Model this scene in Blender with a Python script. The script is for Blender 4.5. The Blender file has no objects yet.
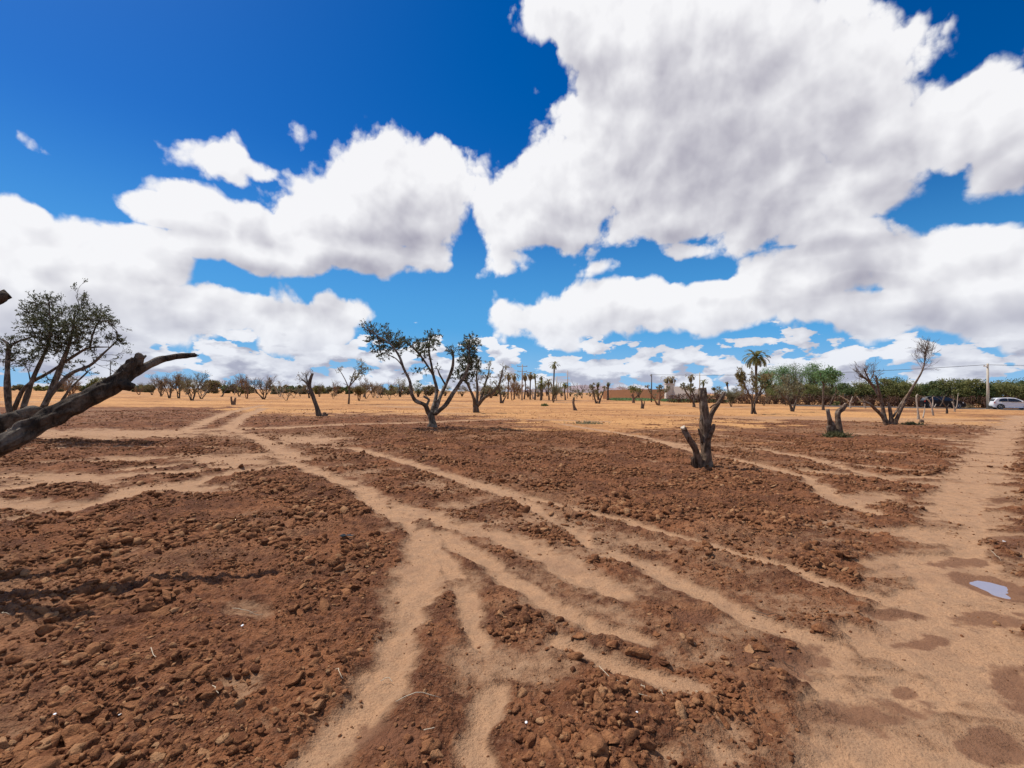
import bpy, bmesh, math, random
import numpy as np
from mathutils import Vector, Matrix

R = math.radians
rng = np.random.default_rng(7)
random.seed(7)
scn = bpy.context.scene
col = scn.collection

# ------------------------------------------------------------------ camera
F = 470.0
CAMH = 1.6
PITCH, ROLL = R(0.94), R(0.587)
fw = np.array([0, math.cos(PITCH), math.sin(PITCH)])
up0 = np.array([0, -math.sin(PITCH), math.cos(PITCH)])
rt0 = np.array([1.0, 0, 0])
rt = rt0 * math.cos(ROLL) + up0 * math.sin(ROLL)
up = -rt0 * math.sin(ROLL) + up0 * math.cos(ROLL)
cam_d = bpy.data.cameras.new("camera")
cam_d.sensor_width = 36
cam_d.lens = F / 1024 * 36
cam_d.clip_start = 0.05
cam_d.clip_end = 20000
cam = bpy.data.objects.new("camera", cam_d)
col.objects.link(cam)
cam.matrix_world = Matrix(((rt[0], up[0], -fw[0], 0), (rt[1], up[1], -fw[1], 0), (rt[2], up[2], -fw[2], CAMH), (0, 0, 0, 1)))
scn.camera = cam


def ray(px, py):
    return fw * F + rt * (px - 512) - up * (py - 384)


def at(px, py, depth):
    d = ray(px, py)
    return np.array([0, 0, CAMH]) + d * (depth / d[1])


def gnd(px, py):
    d = ray(px, py)
    return np.array([0, 0, CAMH]) + d * (CAMH / -d[2])


def azel(px, py):
    d = ray(px, py)
    d = d / np.linalg.norm(d)
    return math.atan2(d[0], d[1]), math.asin(d[2])


# ------------------------------------------------------------------ noise (numpy)
_pr = np.random.default_rng(3)
PERM = np.tile(_pr.permutation(256), 3)
GA = _pr.uniform(0, 2 * math.pi, 256)
GX, GY = np.cos(GA), np.sin(GA)


def perlin(x, y, seed=0):
    x = np.asarray(x, float) + seed * 17.13
    y = np.asarray(y, float) - seed * 9.71
    xi = np.floor(x).astype(np.int64)
    yi = np.floor(y).astype(np.int64)
    xf, yf = x - xi, y - yi
    xi &= 255
    yi &= 255
    u = xf * xf * xf * (xf * (xf * 6 - 15) + 10)
    v = yf * yf * yf * (yf * (yf * 6 - 15) + 10)

    def g(ix, iy, dx, dy):
        h = PERM[PERM[ix] + iy]
        return GX[h] * dx + GY[h] * dy
    x1, y1 = (xi + 1) & 255, (yi + 1) & 255
    a = g(xi, yi, xf, yf)
    b = g(x1, yi, xf - 1, yf)
    c = g(xi, y1, xf, yf - 1)
    d = g(x1, y1, xf - 1, yf - 1)
    return (a + u * (b - a)) * (1 - v) + (c + u * (d - c)) * v


def fbm(x, y, octv=4, seed=0, gain=0.5):
    s, a = 0, 1.0
    for i in range(octv):
        s = s + a * perlin(x * 2 ** i, y * 2 ** i, seed + i)
        a *= gain
    return s


def sst(a, b, x):
    t = np.clip((x - a) / (b - a), 0, 1)
    return t * t * (3 - 2 * t)


# ------------------------------------------------------------------ object helpers
def tag(o, label=None, cat=None, group=None, kind=None):
    if label:
        o["label"] = label
    if cat:
        o["category"] = cat
    if group:
        o["group"] = group
    if kind:
        o["kind"] = kind
    return o


def empty(name, loc):
    o = bpy.data.objects.new(name, None)
    o.empty_display_size = 0.2
    o.location = tuple(loc)
    col.objects.link(o)
    return o


def mesh_obj(name, verts, faces, mat, parent=None, smooth=False, origin=None):
    """verts (N,3) world; faces: list of lists or ndarray (M,k)"""
    verts = np.asarray(verts, np.float32).reshape(-1, 3)
    org = None
    if parent is not None:
        org = np.array(parent.location if parent.parent is None else Vector(parent.location) + Vector(parent.parent.location))
    elif origin is not None:
        org = np.array(origin)
    if org is not None:
        verts = verts - org.astype(np.float32)
    me = bpy.data.meshes.new(name)
    if isinstance(faces, np.ndarray):
        me.vertices.add(len(verts))
        me.vertices.foreach_set("co", verts.ravel())
        m, k = faces.shape
        me.loops.add(m * k)
        me.loops.foreach_set("vertex_index", faces.astype(np.int32).ravel())
        me.polygons.add(m)
        me.polygons.foreach_set("loop_start", np.arange(0, m * k, k, dtype=np.int32))
        me.polygons.foreach_set("loop_total", np.full(m, k, dtype=np.int32))
        me.update(calc_edges=True)
    else:
        me.from_pydata(verts.tolist(), [], faces)
        me.update()
    if smooth:
        me.polygons.foreach_set("use_smooth", np.ones(len(me.polygons), bool))
    me.materials.append(mat)
    o = bpy.data.objects.new(name, me)
    col.objects.link(o)
    if parent is not None:
        o.parent = parent
    elif origin is not None:
        o.location = tuple(origin)
    return o


# ------------------------------------------------------------------ materials
def new_mat(name):
    m = bpy.data.materials.new(name)
    m.use_nodes = True
    nt = m.node_tree
    return m, nt, nt.nodes["Principled BSDF"]


def nd(nt, typ, **kw):
    n = nt.nodes.new(typ)
    for k, v in kw.items():
        if k.startswith("i_"):
            n.inputs[k[2:].replace("_", " ")].default_value = v
        elif k[0] == "n" and k[1:].isdigit():
            n.inputs[int(k[1:])].default_value = v
        else:
            setattr(n, k, v)
    return n


def mth(nt, op, a, b=None, c=None, clamp=False):
    n = nt.nodes.new("ShaderNodeMath")
    n.operation = op
    n.use_clamp = clamp
    for i, v in enumerate((a, b, c)):
        if v is None:
            continue
        if isinstance(v, (int, float)):
            n.inputs[i].default_value = v
        else:
            nt.links.new(v, n.inputs[i])
    return n.outputs[0]


def mixc(nt, fac, a, b, typ="MIX"):
    n = nt.nodes.new("ShaderNodeMix")
    n.data_type = "RGBA"
    n.blend_type = typ
    for idx, v in ((0, fac), (6, a), (7, b)):
        if isinstance(v, (int, float)):
            n.inputs[idx].default_value = v
        elif isinstance(v, tuple):
            n.inputs[idx].default_value = v if len(v) == 4 else (*v, 1)
        else:
            nt.links.new(v, n.inputs[idx])
    return n.outputs[2]


def smooth(nt, v, a, b):
    n = nt.nodes.new("ShaderNodeMapRange")
    n.interpolation_type = "SMOOTHSTEP"
    nt.links.new(v, n.inputs[0])
    n.inputs[1].default_value = a
    n.inputs[2].default_value = b
    return n.outputs[0]


def noise(nt, vec, scale, detail=4, rough=0.55, dims="3D", dist=0.0):
    n = nt.nodes.new("ShaderNodeTexNoise")
    n.noise_dimensions = dims
    n.inputs["Scale"].default_value = scale
    n.inputs["Detail"].default_value = detail
    n.inputs["Roughness"].default_value = rough
    n.inputs["Distortion"].default_value = dist
    if vec is not None:
        nt.links.new(vec, n.inputs["Vector"])
    return n


def bump(nt, h, strength, dist, prev=None):
    n = nt.nodes.new("ShaderNodeBump")
    n.inputs["Strength"].default_value = strength
    n.inputs["Distance"].default_value = dist
    nt.links.new(h, n.inputs["Height"])
    if prev is not None:
        nt.links.new(prev, n.inputs["Normal"])
    return n.outputs[0]


def attr(nt, name):
    n = nt.nodes.new("ShaderNodeAttribute")
    n.attribute_name = name
    return n.outputs["Fac"]


def pos(nt):
    return nt.nodes.new("ShaderNodeNewGeometry").outputs["Position"]


SOIL_DARK = (0.105, 0.039, 0.018)
SOIL_MID = (0.275, 0.107, 0.043)
SOIL_PALE = (0.480, 0.270, 0.142)
SOIL_FAR = (0.60, 0.310, 0.118)
SOIL_FAR2 = (0.33, 0.145, 0.058)


def ground_mat():
    m, nt, b = new_mat("field soil")
    P = pos(nt)
    pale, far, wet = attr(nt, "pale"), attr(nt, "far"), attr(nt, "wet")
    n1 = noise(nt, P, 1.3, 6, 0.6).outputs[0]
    n2 = noise(nt, P, 9.0, 5, 0.62).outputs[0]
    n3 = noise(nt, P, 60.0, 4, 0.7).outputs[0]
    nbig = noise(nt, P, 0.22, 5, 0.6).outputs[0]
    st = nt.nodes.new("ShaderNodeVectorMath")
    st.operation = "MULTIPLY"
    nt.links.new(P, st.inputs[0])
    st.inputs[1].default_value = (.028, .085, 0)
    nst = noise(nt, st.outputs[0], 1.0, 8, 0.68).outputs[0]
    tilled = mixc(nt, smooth(nt, mth(nt, "ADD", mth(nt, "MULTIPLY", n1, 0.55), mth(nt, "MULTIPLY", n2, 0.45)), 0.40, 0.64), SOIL_DARK, SOIL_MID)
    tilled = mixc(nt, mth(nt, "MULTIPLY", smooth(nt, n3, 0.48, 0.72), 0.5), tilled, (0.33, 0.175, 0.095))
    tilled = mixc(nt, mth(nt, "MULTIPLY", smooth(nt, mth(nt, "ADD", nbig, mth(nt, "MULTIPLY", n2, .3)), 0.62, 0.80), 0.55), tilled, (0.34, 0.19, 0.10))
    palec = mixc(nt, smooth(nt, n2, 0.32, 0.68), SOIL_PALE, (0.36, 0.212, 0.118))
    palec = mixc(nt, smooth(nt, n3, 0.46, 0.74), palec, (0.29, 0.155, 0.083))
    palec = mixc(nt, mth(nt, "MULTIPLY", smooth(nt, n1, 0.50, 0.68), .6), palec, (0.30, 0.165, 0.092))
    farc = mixc(nt, smooth(nt, mth(nt, "ADD", mth(nt, "MULTIPLY", nst, 0.7), mth(nt, "MULTIPLY", n1, 0.3)), 0.44, 0.60), SOIL_FAR, SOIL_FAR2)
    farc = mixc(nt, mth(nt, "MULTIPLY", smooth(nt, n2, 0.47, 0.66), 0.6), farc, (0.29, 0.125, 0.055))
    farc = mixc(nt, mth(nt, "MULTIPLY", smooth(nt, nst, 0.56, 0.66), 0.5), farc, (0.58, 0.37, 0.19))
    # break up the edge of the pale dust with fine noise
    pf = mth(nt, "ADD", pale, mth(nt, "MULTIPLY", mth(nt, "SUBTRACT", n2, 0.5), 1.25))
    pf = mth(nt, "ADD", pf, mth(nt, "MULTIPLY", mth(nt, "SUBTRACT", n3, 0.5), 0.6))
    pf = mth(nt, "ADD", pf, mth(nt, "MULTIPLY", mth(nt, "SUBTRACT", n1, 0.5), 0.6))
    pf = smooth(nt, pf, 0.18, 0.88)
    ff = smooth(nt, mth(nt, "ADD", far, mth(nt, "ADD", mth(nt, "MULTIPLY", mth(nt, "SUBTRACT", n1, 0.5), 0.9), mth(nt, "MULTIPLY", mth(nt, "SUBTRACT", n2, 0.5), 0.7))), 0.25, 0.8)
    c = mixc(nt, ff, tilled, farc)
    c = mixc(nt, pf, c, palec)
    wf = mth(nt, "ADD", wet, mth(nt, "MULTIPLY", mth(nt, "SUBTRACT", n2, 0.5), 1.8))
    wf = mth(nt, "ADD", wf, mth(nt, "MULTIPLY", mth(nt, "SUBTRACT", n1, 0.5), 0.9))
    wf = smooth(nt, wf, 0.30, 0.80)
    c = mixc(nt, mth(nt, "MULTIPLY", wf, 0.72), c, (0.165, 0.070, 0.036))
    nt.links.new(c, b.inputs["Base Color"])
    b.inputs["Roughness"].default_value = 0.95
    b.inputs["Specular IOR Level"].default_value = 0.15
    v = nt.nodes.new("ShaderNodeTexVoronoi")
    v.inputs["Scale"].default_value = 38
    nt.links.new(P, v.inputs["Vector"])
    v2 = nt.nodes.new("ShaderNodeTexVoronoi")
    v2.inputs["Scale"].default_value = 95
    nt.links.new(P, v2.inputs["Vector"])
    inv = mth(nt, "SUBTRACT", 1.0, pf)
    hb = mth(nt, "MULTIPLY", mth(nt, "ADD", mth(nt, "MULTIPLY", v.outputs["Distance"], -0.014), mth(nt, "MULTIPLY", v2.outputs["Distance"], -0.006)), mth(nt, "ADD", mth(nt, "MULTIPLY", inv, 0.85), 0.15))
    hb = mth(nt, "ADD", hb, mth(nt, "MULTIPLY", n3, 0.014))
    hb = mth(nt, "ADD", hb, mth(nt, "MULTIPLY", n2, 0.022))
    nt.links.new(bump(nt, hb, 1.0, 1.0), b.inputs["Normal"])
    return m


def clod_mat():
    m, nt, b = new_mat("clod soil")
    P = pos(nt)
    g = nt.nodes.new("ShaderNodeNewGeometry")
    ri = g.outputs["Random Per Island"]
    n2 = noise(nt, P, 22, 5, 0.65).outputs[0]
    n3 = noise(nt, P, 110, 3, 0.65).outputs[0]
    far = attr(nt, "far")
    c = mixc(nt, ri, (0.092, 0.034, 0.016), (0.225, 0.087, 0.036))
    c = mixc(nt, smooth(nt, ri, 0.82, 0.97), c, (0.36, 0.195, 0.095))
    c = mixc(nt, mth(nt, "MULTIPLY", smooth(nt, n2, 0.40, 0.68), 0.7), c, (0.39, 0.178, 0.076))
    c = mixc(nt, mth(nt, "MULTIPLY", smooth(nt, n3, 0.55, 0.75), 0.4), c, (0.10, 0.042, 0.024))
    c = mixc(nt, mth(nt, "MULTIPLY", far, 0.85), c, (0.42, 0.205, 0.085))
    nt.links.new(c, b.inputs["Base Color"])
    b.inputs["Roughness"].default_value = 0.95
    b.inputs["Specular IOR Level"].default_value = 0.12
    h = mth(nt, "ADD", mth(nt, "MULTIPLY", n2, 0.022), mth(nt, "MULTIPLY", n3, 0.009))
    nt.links.new(bump(nt, h, 1.0, 1.0), b.inputs["Normal"])
    return m


def bark_mat(name, c1, c2, sc=14.0, bd=0.02, c3=None):
    m, nt, b = new_mat(name)
    tcn = nt.nodes.new("ShaderNodeTexCoord").outputs["Object"]
    gr = nt.nodes.new("ShaderNodeVectorMath")
    gr.operation = "MULTIPLY"
    nt.links.new(tcn, gr.inputs[0])
    gr.inputs[1].default_value = (1, 1, .32)
    n1 = noise(nt, gr.outputs[0], sc, 7, 0.7, dist=0.8).outputs[0]
    n2 = noise(nt, tcn, sc * 0.22, 4, 0.6).outputs[0]
    c = mixc(nt, smooth(nt, n1, 0.35, 0.65), c1, c2)
    if c3:
        c = mixc(nt, smooth(nt, n2, 0.5, 0.62), c, c3)
    nt.links.new(c, b.inputs["Base Color"])
    b.inputs["Roughness"].default_value = 0.9
    b.inputs["Specular IOR Level"].default_value = 0.2
    nt.links.new(bump(nt, n1, 1.0, bd * 2.2), b.inputs["Normal"])
    return m


def leaf_mat(name, c1, c2, trans=0.35):
    m, nt, b = new_mat(name)
    g = nt.nodes.new("ShaderNodeNewGeometry")
    c = mixc(nt, g.outputs["Random Per Island"], c1, c2)
    n = noise(nt, g.outputs["Position"], 0.9, 2).outputs[0]
    c = mixc(nt, mth(nt, "MULTIPLY", smooth(nt, n, 0.4, 0.7), 0.4), c, tuple(0.5 * (x + y) * 1.25 for x, y in zip(c1, c2)))
    nt.links.new(c, b.inputs["Base Color"])
    b.inputs["Roughness"].default_value = 0.6
    b.inputs["Specular IOR Level"].default_value = 0.25
    t = nt.nodes.new("ShaderNodeBsdfTranslucent")
    nt.links.new(c, t.inputs["Color"])
    mx = nt.nodes.new("ShaderNodeMixShader")
    mx.inputs[0].default_value = trans
    nt.links.new(b.outputs[0], mx.inputs[1])
    nt.links.new(t.outputs[0], mx.inputs[2])
    nt.links.new(mx.outputs[0], nt.nodes["Material Output"].inputs["Surface"])
    return m


def plain(name, c, rough=0.6, metal=0.0, var=0.12, sc=8.0, spec=0.5, coat=0.0):
    m, nt, b = new_mat(name)
    tcn = nt.nodes.new("ShaderNodeTexCoord").outputs["Object"]
    n1 = noise(nt, tcn, sc, 5, 0.6).outputs[0]
    cc = mixc(nt, n1, tuple(x * (1 - var) for x in c), tuple(min(1, x * (1 + var)) for x in c))
    nt.links.new(cc, b.inputs["Base Color"])
    b.inputs["Roughness"].default_value = rough
    b.inputs["Metallic"].default_value = metal
    b.inputs["Specular IOR Level"].default_value = spec
    b.inputs["Coat Weight"].default_value = coat
    return m


M = {}
M["ground"] = ground_mat()
M["clod"] = clod_mat()
M["bark"] = bark_mat("olive bark", (0.06, 0.046, 0.034), (0.2, 0.155, 0.113), 15, 0.03, (0.29, 0.24, 0.19))
M["bark_limb"] = bark_mat("mossy dark bark", (0.028, 0.021, 0.015), (0.12, 0.086, 0.060), 17, 0.03, (0.21, 0.17, 0.13))
M["bark_far"] = bark_mat("grey bark", (0.065, 0.046, 0.034), (0.165, 0.122, 0.088), 8, 0.03)
M["bark_dark"] = bark_mat("charred bark", (0.070, 0.046, 0.031), (0.25, 0.160, 0.105), 16, 0.03, (0.25, 0.19, 0.14))
M["bark_pale"] = bark_mat("bleached wood", (0.30, 0.24, 0.18), (0.52, 0.44, 0.35), 8, 0.02)
M["bark_red"] = bark_mat("red brown twigs", (0.19, 0.10, 0.06), (0.33, 0.19, 0.11), 8, 0.02)
M["cut"] = plain("sawn wood", (0.52, 0.42, 0.31), 0.85, var=0.25, sc=30)
M["leaf_olive"] = leaf_mat("olive leaves", (0.05, 0.06, 0.024), (0.115, 0.118, 0.055))
M["leaf_grey"] = leaf_mat("grey olive leaves", (0.149, 0.149, 0.086), (0.310, 0.287, 0.172))
M["leaf_dry"] = leaf_mat("dry leaves", (0.18, 0.118, 0.058), (0.34, 0.235, 0.125))
M["leaf_drygreen"] = leaf_mat("yellow green leaves", (0.13, 0.115, 0.045), (0.28, 0.22, 0.10))
M["leaf_green"] = leaf_mat("fresh green leaves", (0.106, 0.200, 0.073), (0.237, 0.362, 0.156), 0.45)
M["leaf_hedge"] = leaf_mat("hedge leaves", (0.126, 0.138, 0.043), (0.300, 0.282, 0.102), 0.4)
M["leaf_hedge2"] = leaf_mat("dark hedge leaves", (0.068, 0.101, 0.035), (0.169, 0.202, 0.075), 0.4)
M["leaf_brown"] = leaf_mat("dead hedge leaves", (0.06, 0.028, 0.019), (0.135, 0.068, 0.042), 0.15)
M["palm"] = leaf_mat("palm fronds", (0.10, 0.115, 0.035), (0.24, 0.22, 0.075))
M["palm_dry"] = leaf_mat("dry palm fronds", (0.17, 0.14, 0.065), (0.32, 0.25, 0.125))
M["weed"] = leaf_mat("weeds", (0.075, 0.078, 0.03), (0.16, 0.14, 0.06))
M["straw"] = plain("straw", (0.50, 0.40, 0.27), 0.8, var=0.3)
M["concrete"] = plain("concrete", (0.50, 0.44, 0.34), 0.85)
M["wood_pole"] = plain("pole wood", (0.42, 0.36, 0.30), 0.85)
M["wire"] = plain("wire", (0.06, 0.06, 0.065), 0.6)
M["ceramic"] = plain("insulator", (0.25, 0.16, 0.12), 0.3)
M["earthwall"] = plain("earth wall", (0.62, 0.36, 0.185), 0.95, var=0.2, sc=1.2)
M["greywall"] = plain("render wall", (0.60, 0.55, 0.48), 0.9, var=0.15, sc=0.8)
M["asphalt"] = plain("asphalt", (0.10, 0.088, 0.08), 0.95, var=0.2, sc=0.7, spec=.1)
M["paint_white"] = plain("white car paint", (0.80, 0.81, 0.83), 0.25, var=0.02, coat=0.6)
M["paint_black"] = plain("black car paint", (0.008, 0.008, 0.011), 0.35, var=0.05, coat=0.0, spec=.2)
M["glass"] = plain("car glass", (0.015, 0.018, 0.022), 0.05, var=0.02, spec=0.8)
M["rubber"] = plain("tyre rubber", (0.02, 0.02, 0.02), 0.85)
M["alloy"] = plain("alloy", (0.55, 0.56, 0.58), 0.35, metal=0.7)
M["trim"] = plain("black trim", (0.02, 0.02, 0.022), 0.6)
M["lamp_clear"] = plain("clear lamp", (0.7, 0.72, 0.75), 0.15)
M["lamp_red"] = plain("red lamp", (0.35, 0.015, 0.01), 0.2)
M["plate"] = plain("plate", (0.75, 0.75, 0.72), 0.5)
M["hill"] = plain("hill rock", (0.27, 0.20, 0.20), 0.95, var=0.25, sc=0.004)
M["scrap"] = plain("white scrap", (0.78, 0.78, 0.76), 0.6)


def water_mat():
    m, nt, b = new_mat("muddy water with sky sheen")
    b.inputs["Base Color"].default_value = (0.33, 0.285, 0.30, 1)  # milky mud, lightened so the colour carries part of the sky's reflection
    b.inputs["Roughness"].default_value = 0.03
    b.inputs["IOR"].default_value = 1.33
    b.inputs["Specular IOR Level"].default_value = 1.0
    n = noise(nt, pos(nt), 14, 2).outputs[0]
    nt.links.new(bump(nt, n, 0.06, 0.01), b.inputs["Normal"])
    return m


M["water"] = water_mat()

# ------------------------------------------------------------------ ground layout (all in metres on the ground plane)
def g2(px, py):
    p = gnd(px, py)
    return p[0], p[1]


TRACKS = [  # wheel tracks: points in the photo mapped to the ground, half width in metres
    ([(-120, 445), (29, 437), (117, 431), (187, 430), (228, 428), (280, 428), (342, 425), (420, 423), (500, 419), (600, 421)], .55),
    ([(187, 430), (205, 421), (234, 411), (264, 405)], .35),
    ([(228, 428), (240, 418), (264, 408)], .35),
    ([(228, 428), (262, 440), (299, 459)], .30),
    ([(299, 459), (264, 453), (205, 462), (164, 465), (123, 469)], .22),
    ([(293, 463), (234, 471), (182, 485), (141, 487), (111, 500), (70, 509), (35, 513), (0, 521), (-80, 534)], .20),
    ([(187, 471), (123, 474), (59, 481), (0, 490), (-80, 499)], .26),
    ([(280, 459), (311, 469), (342, 481), (367, 492), (383, 508), (405, 520), (424, 536), (422, 560), (414, 585), (404, 620)], .19),
    ([(404, 620), (394, 655), (372, 700), (335, 740), (300, 790)], .12),
    ([(383, 506), (417, 512), (455, 525), (500, 535), (540, 553), (575, 573), (612, 590)], .20),
    ([(320, 447), (355, 448), (399, 459), (442, 473), (474, 484), (511, 494)], .20),
    ([(511, 494), (539, 512), (575, 528), (602, 550), (647, 565), (677, 585), (712, 597), (752, 617), (800, 632)], .13),
    ([(511, 494), (560, 505), (612, 518), (662, 532), (722, 549), (770, 563), (812, 577), (868, 594)], .10),
    ([(648, 443), (712, 446), (765, 450), (841, 463), (900, 470)], .22),
    ([(718, 456), (765, 466), (809, 478), (835, 500), (880, 515)], .18),
    ([(848, 433), (900, 436), (953, 440), (990, 442)], .40),
    ([(800, 455), (844, 468), (890, 480)], .16),
    ([(430, 540), (452, 570), (465, 600), (478, 640), (488, 680), (484, 720), (476, 790)], .085),
    ([(440, 532), (500, 570), (545, 600), (600, 628), (650, 640)], .11),
    ([(560, 640), (620, 668), (690, 690)], .09),
    ([(560, 424), (640, 437), (700, 452)], .25),
    ([(-60, 452), (60, 447), (130, 446), (215, 447)], .16),
    ([(40, 462), (110, 459), (190, 455), (262, 453)], .14),
    ([(900, 452), (850, 450), (780, 442), (700, 434), (640, 430)], .2),
    ([(930, 478), (860, 476), (800, 470)], .2),
]
PATCH = [(110, 433, 170, 5), (60, 478, 90, 7), (230, 460, 60, 7), (190, 487, 60, 6), (30, 505, 60, 6), (310, 440, 50, 5), (130, 458, 40, 4), (567, 552, 26, 10), (640, 590, 34, 12), (735, 627, 40, 14), (700, 655, 34, 12), (540, 600, 26, 10), (250, 612, 30, 10), (235, 690, 26, 10),
         (465, 585, 20, 14), (860, 500, 40, 8), (830, 525, 30, 7), (470, 750, 20, 30)]
PATH_L = [(1012, 414), (985, 432), (958, 460), (930, 490), (906, 528), (890, 560), (870, 600), (838, 650), (805, 700), (775, 768), (700, 900)]
PATH_R = [(1032, 414), (1022, 432), (1012, 460), (1000, 490), (992, 528), (1003, 560), (1050, 600), (1110, 650), (1170, 700), (1240, 768), (1400, 900)]
WET = [(857, 712, 52, 17), (768, 655, 40, 13), (922, 640, 22, 6), (990, 620, 34, 8), (1020, 680, 34, 20), (990, 752, 26, 14), (885, 612, 30, 4),
       (1000, 500, 18, 4), (1016, 545, 26, 8), (960, 560, 26, 4), (1010, 590, 28, 10), (905, 690, 14, 5), (390, 745, 40, 22), (700, 620, 20, 8)]
PUDDLE = [(968, 580), (973, 578.5), (981, 579), (992, 580.5), (1004, 583.5), (1008, 588), (1008.5, 593), (1006, 595.5), (998, 593.5), (985, 588), (976, 584)]
PUD = np.array([g2(*p) for p in PUDDLE])


FAN = np.array([g2(*p) for p in [(300, 455), (400, 468), (520, 498), (700, 550), (868, 598), (838, 645), (770, 668), (690, 668), (600, 650), (545, 700), (520, 800), (470, 800), (440, 700), (405, 640), (428, 560), (385, 512), (330, 485)]])


def seg_dist(x, y, a, b):
    dx, dy = b[0] - a[0], b[1] - a[1]
    L = dx * dx + dy * dy + 1e-9
    t = np.clip(((x - a[0]) * dx + (y - a[1]) * dy) / L, 0, 1)
    return np.hypot(x - a[0] - t * dx, y - a[1] - t * dy), t


def ell(x, y, cx, cy, rx, ry):
    c = gnd(cx, cy)
    ex = gnd(cx + rx, cy)
    ey = gnd(cx, cy - ry)
    ax = np.array([ex[0] - c[0], ex[1] - c[1]])
    ay = np.array([ey[0] - c[0], ey[1] - c[1]])
    Mx = np.linalg.inv(np.array([ax, ay]).T)
    u = Mx[0, 0] * (x - c[0]) + Mx[0, 1] * (y - c[1])
    v = Mx[1, 0] * (x - c[0]) + Mx[1, 1] * (y - c[1])
    return np.hypot(u, v)


POLE = gnd(988, 409.5)
CARW = gnd(1011, 409.5)
RD = np.array([0.9, -0.43])
RD /= np.linalg.norm(RD)
RN = np.array([-RD[1], RD[0]])
ROADC = np.array([CARW[0], CARW[1]]) + RN * 1.2


def road_dist(x, y):
    return (x - ROADC[0]) * RN[0] + (y - ROADC[1]) * RN[1]


def masks(x, y):
    r = np.hypot(x, y)
    near = r < 60
    w1 = fbm(x * 1.1, y * 1.1, 4, 1)
    w2 = fbm(x * 4.0, y * 4.0, 4, 5)
    wob = 0.55 * w1 + 0.45 * w2
    pale = np.zeros_like(x)
    xn, yn = x[near], y[near]
    wn = wob[near]
    pn = np.zeros_like(xn)
    wn2 = fbm(xn * 1.3 + 7, yn * 1.3, 4, 55)
    wx = xn + 0.07 * fbm(xn * 1.7, yn * 1.7, 3, 21)
    wy = yn + 0.07 * fbm(xn * 1.7, yn * 1.7, 3, 27)
    for pts, w in TRACKS:
        P = [g2(*p) for p in pts]
        dm = np.full_like(xn, 1e9)
        for a, b in zip(P[:-1], P[1:]):
            d, _ = seg_dist(wx, wy, a, b)
            dm = np.minimum(dm, d)
        pn = np.maximum(pn, sst(1.9, 0.25, dm / w + wn * 1.1) * (1 - .4 * sst(.15, .5, wn2)))
    for e in PATCH:
        pn = np.maximum(pn, (0.9 if e[1] < 520 else .62) * sst(1.5, 0.3, ell(xn, yn, *e) + wn * 1.2))
    # dusty, driven over ground where the wheel tracks fan out
    fan = sst(-.25, .30, -poly_dist(xn, yn, FAN) + .35 * wn)
    pn = np.maximum(pn, fan * np.clip(.30 + .85 * wn2, 0, .7))
    # walking path at the right
    Lp = [np.array(g2(*p)) for p in PATH_L]
    Rp = [np.array(g2(*p)) for p in PATH_R]
    best = np.full_like(xn, 1e9)
    for i in range(len(Lp) - 1):
        ca, cb = (Lp[i] + Rp[i]) / 2, (Lp[i + 1] + Rp[i + 1]) / 2
        ax = (cb - ca) / (np.linalg.norm(cb - ca) + 1e-9)
        nrm = np.array([-ax[1], ax[0]])
        wa, wb = abs((Lp[i] - ca) @ nrm) + .05, abs((Lp[i + 1] - cb) @ nrm) + .05
        d, t = seg_dist(xn, yn, ca, cb)
        best = np.minimum(best, d / (wa + (wb - wa) * t))
    pathm = sst(1.35, 0.5, best + wn * 1.2)
    streak = fbm(xn * 1.0, yn * 2.2, 4, 33)
    pathm = pathm * (1 - 0.4 * sst(0.12, 0.45, streak))
    pn = np.maximum(pn, pathm)
    pn = np.maximum(pn, 0.9 * sst(1.22, 0.6, best + .3 * wn) * sst(5.0, 2.5, np.hypot(xn, yn)))
    # scuffed ground between the tilled strip and the path
    sc = sst(3.6, 1.0, best) * sst(3.0, 6.0, np.hypot(xn, yn)) * sst(-0.02, 0.35, -streak + 0.10)
    pn = np.maximum(pn, 0.8 * sc)
    pn = np.maximum(pn, 0.55 * sst(0.28, 0.75, w1[near] + 0.3 * w2[near]))
    pale[near] = pn
    # dry orange field further off
    az = np.degrees(np.arctan2(x, np.maximum(y, 0.01)))
    th = np.interp(az, [-90, -50, -36, -22, -8, 2, 12, 25, 35, 42, 50, 90], [45, 40, 38, 31, 29, 27, 22, 23, 23, 26, 28, 30])
    yb = y + 14.0 * fbm(x * .06, y * .09, 3, 41) + 8 * fbm(x * .5, y * .7, 3, 44)
    far = sst(-4.5, 6.5, yb - th)
    far = np.where(r > 70, 1.0, far)
    band = sst(0.10, 0.40, fbm(x * 0.04, y * 0.10, 4, 61)) * sst(24, 34, y)
    far = far * (1 - 0.5 * band)
    pale = np.maximum(pale, 0.7 * sst(0.10, 0.40, fbm(x * .03 + 3, y * .075, 4, 77)) * far)
    wet = np.zeros_like(x)
    wv = np.zeros_like(xn)
    for e in WET:
        wv = np.maximum(wv, sst(1.7, 0.2, ell(wx, wy, *e) + wn * 1.7))
    wv = np.maximum(wv, 1.0 * sst(0.22, 0.06, pud_dist(xn, yn) + 0.12 * wn))
    wet[near] = wv
    return pale, far, wet, wob


def pud_dist(x, y):
    return poly_dist(x, y, PUD)


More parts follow.
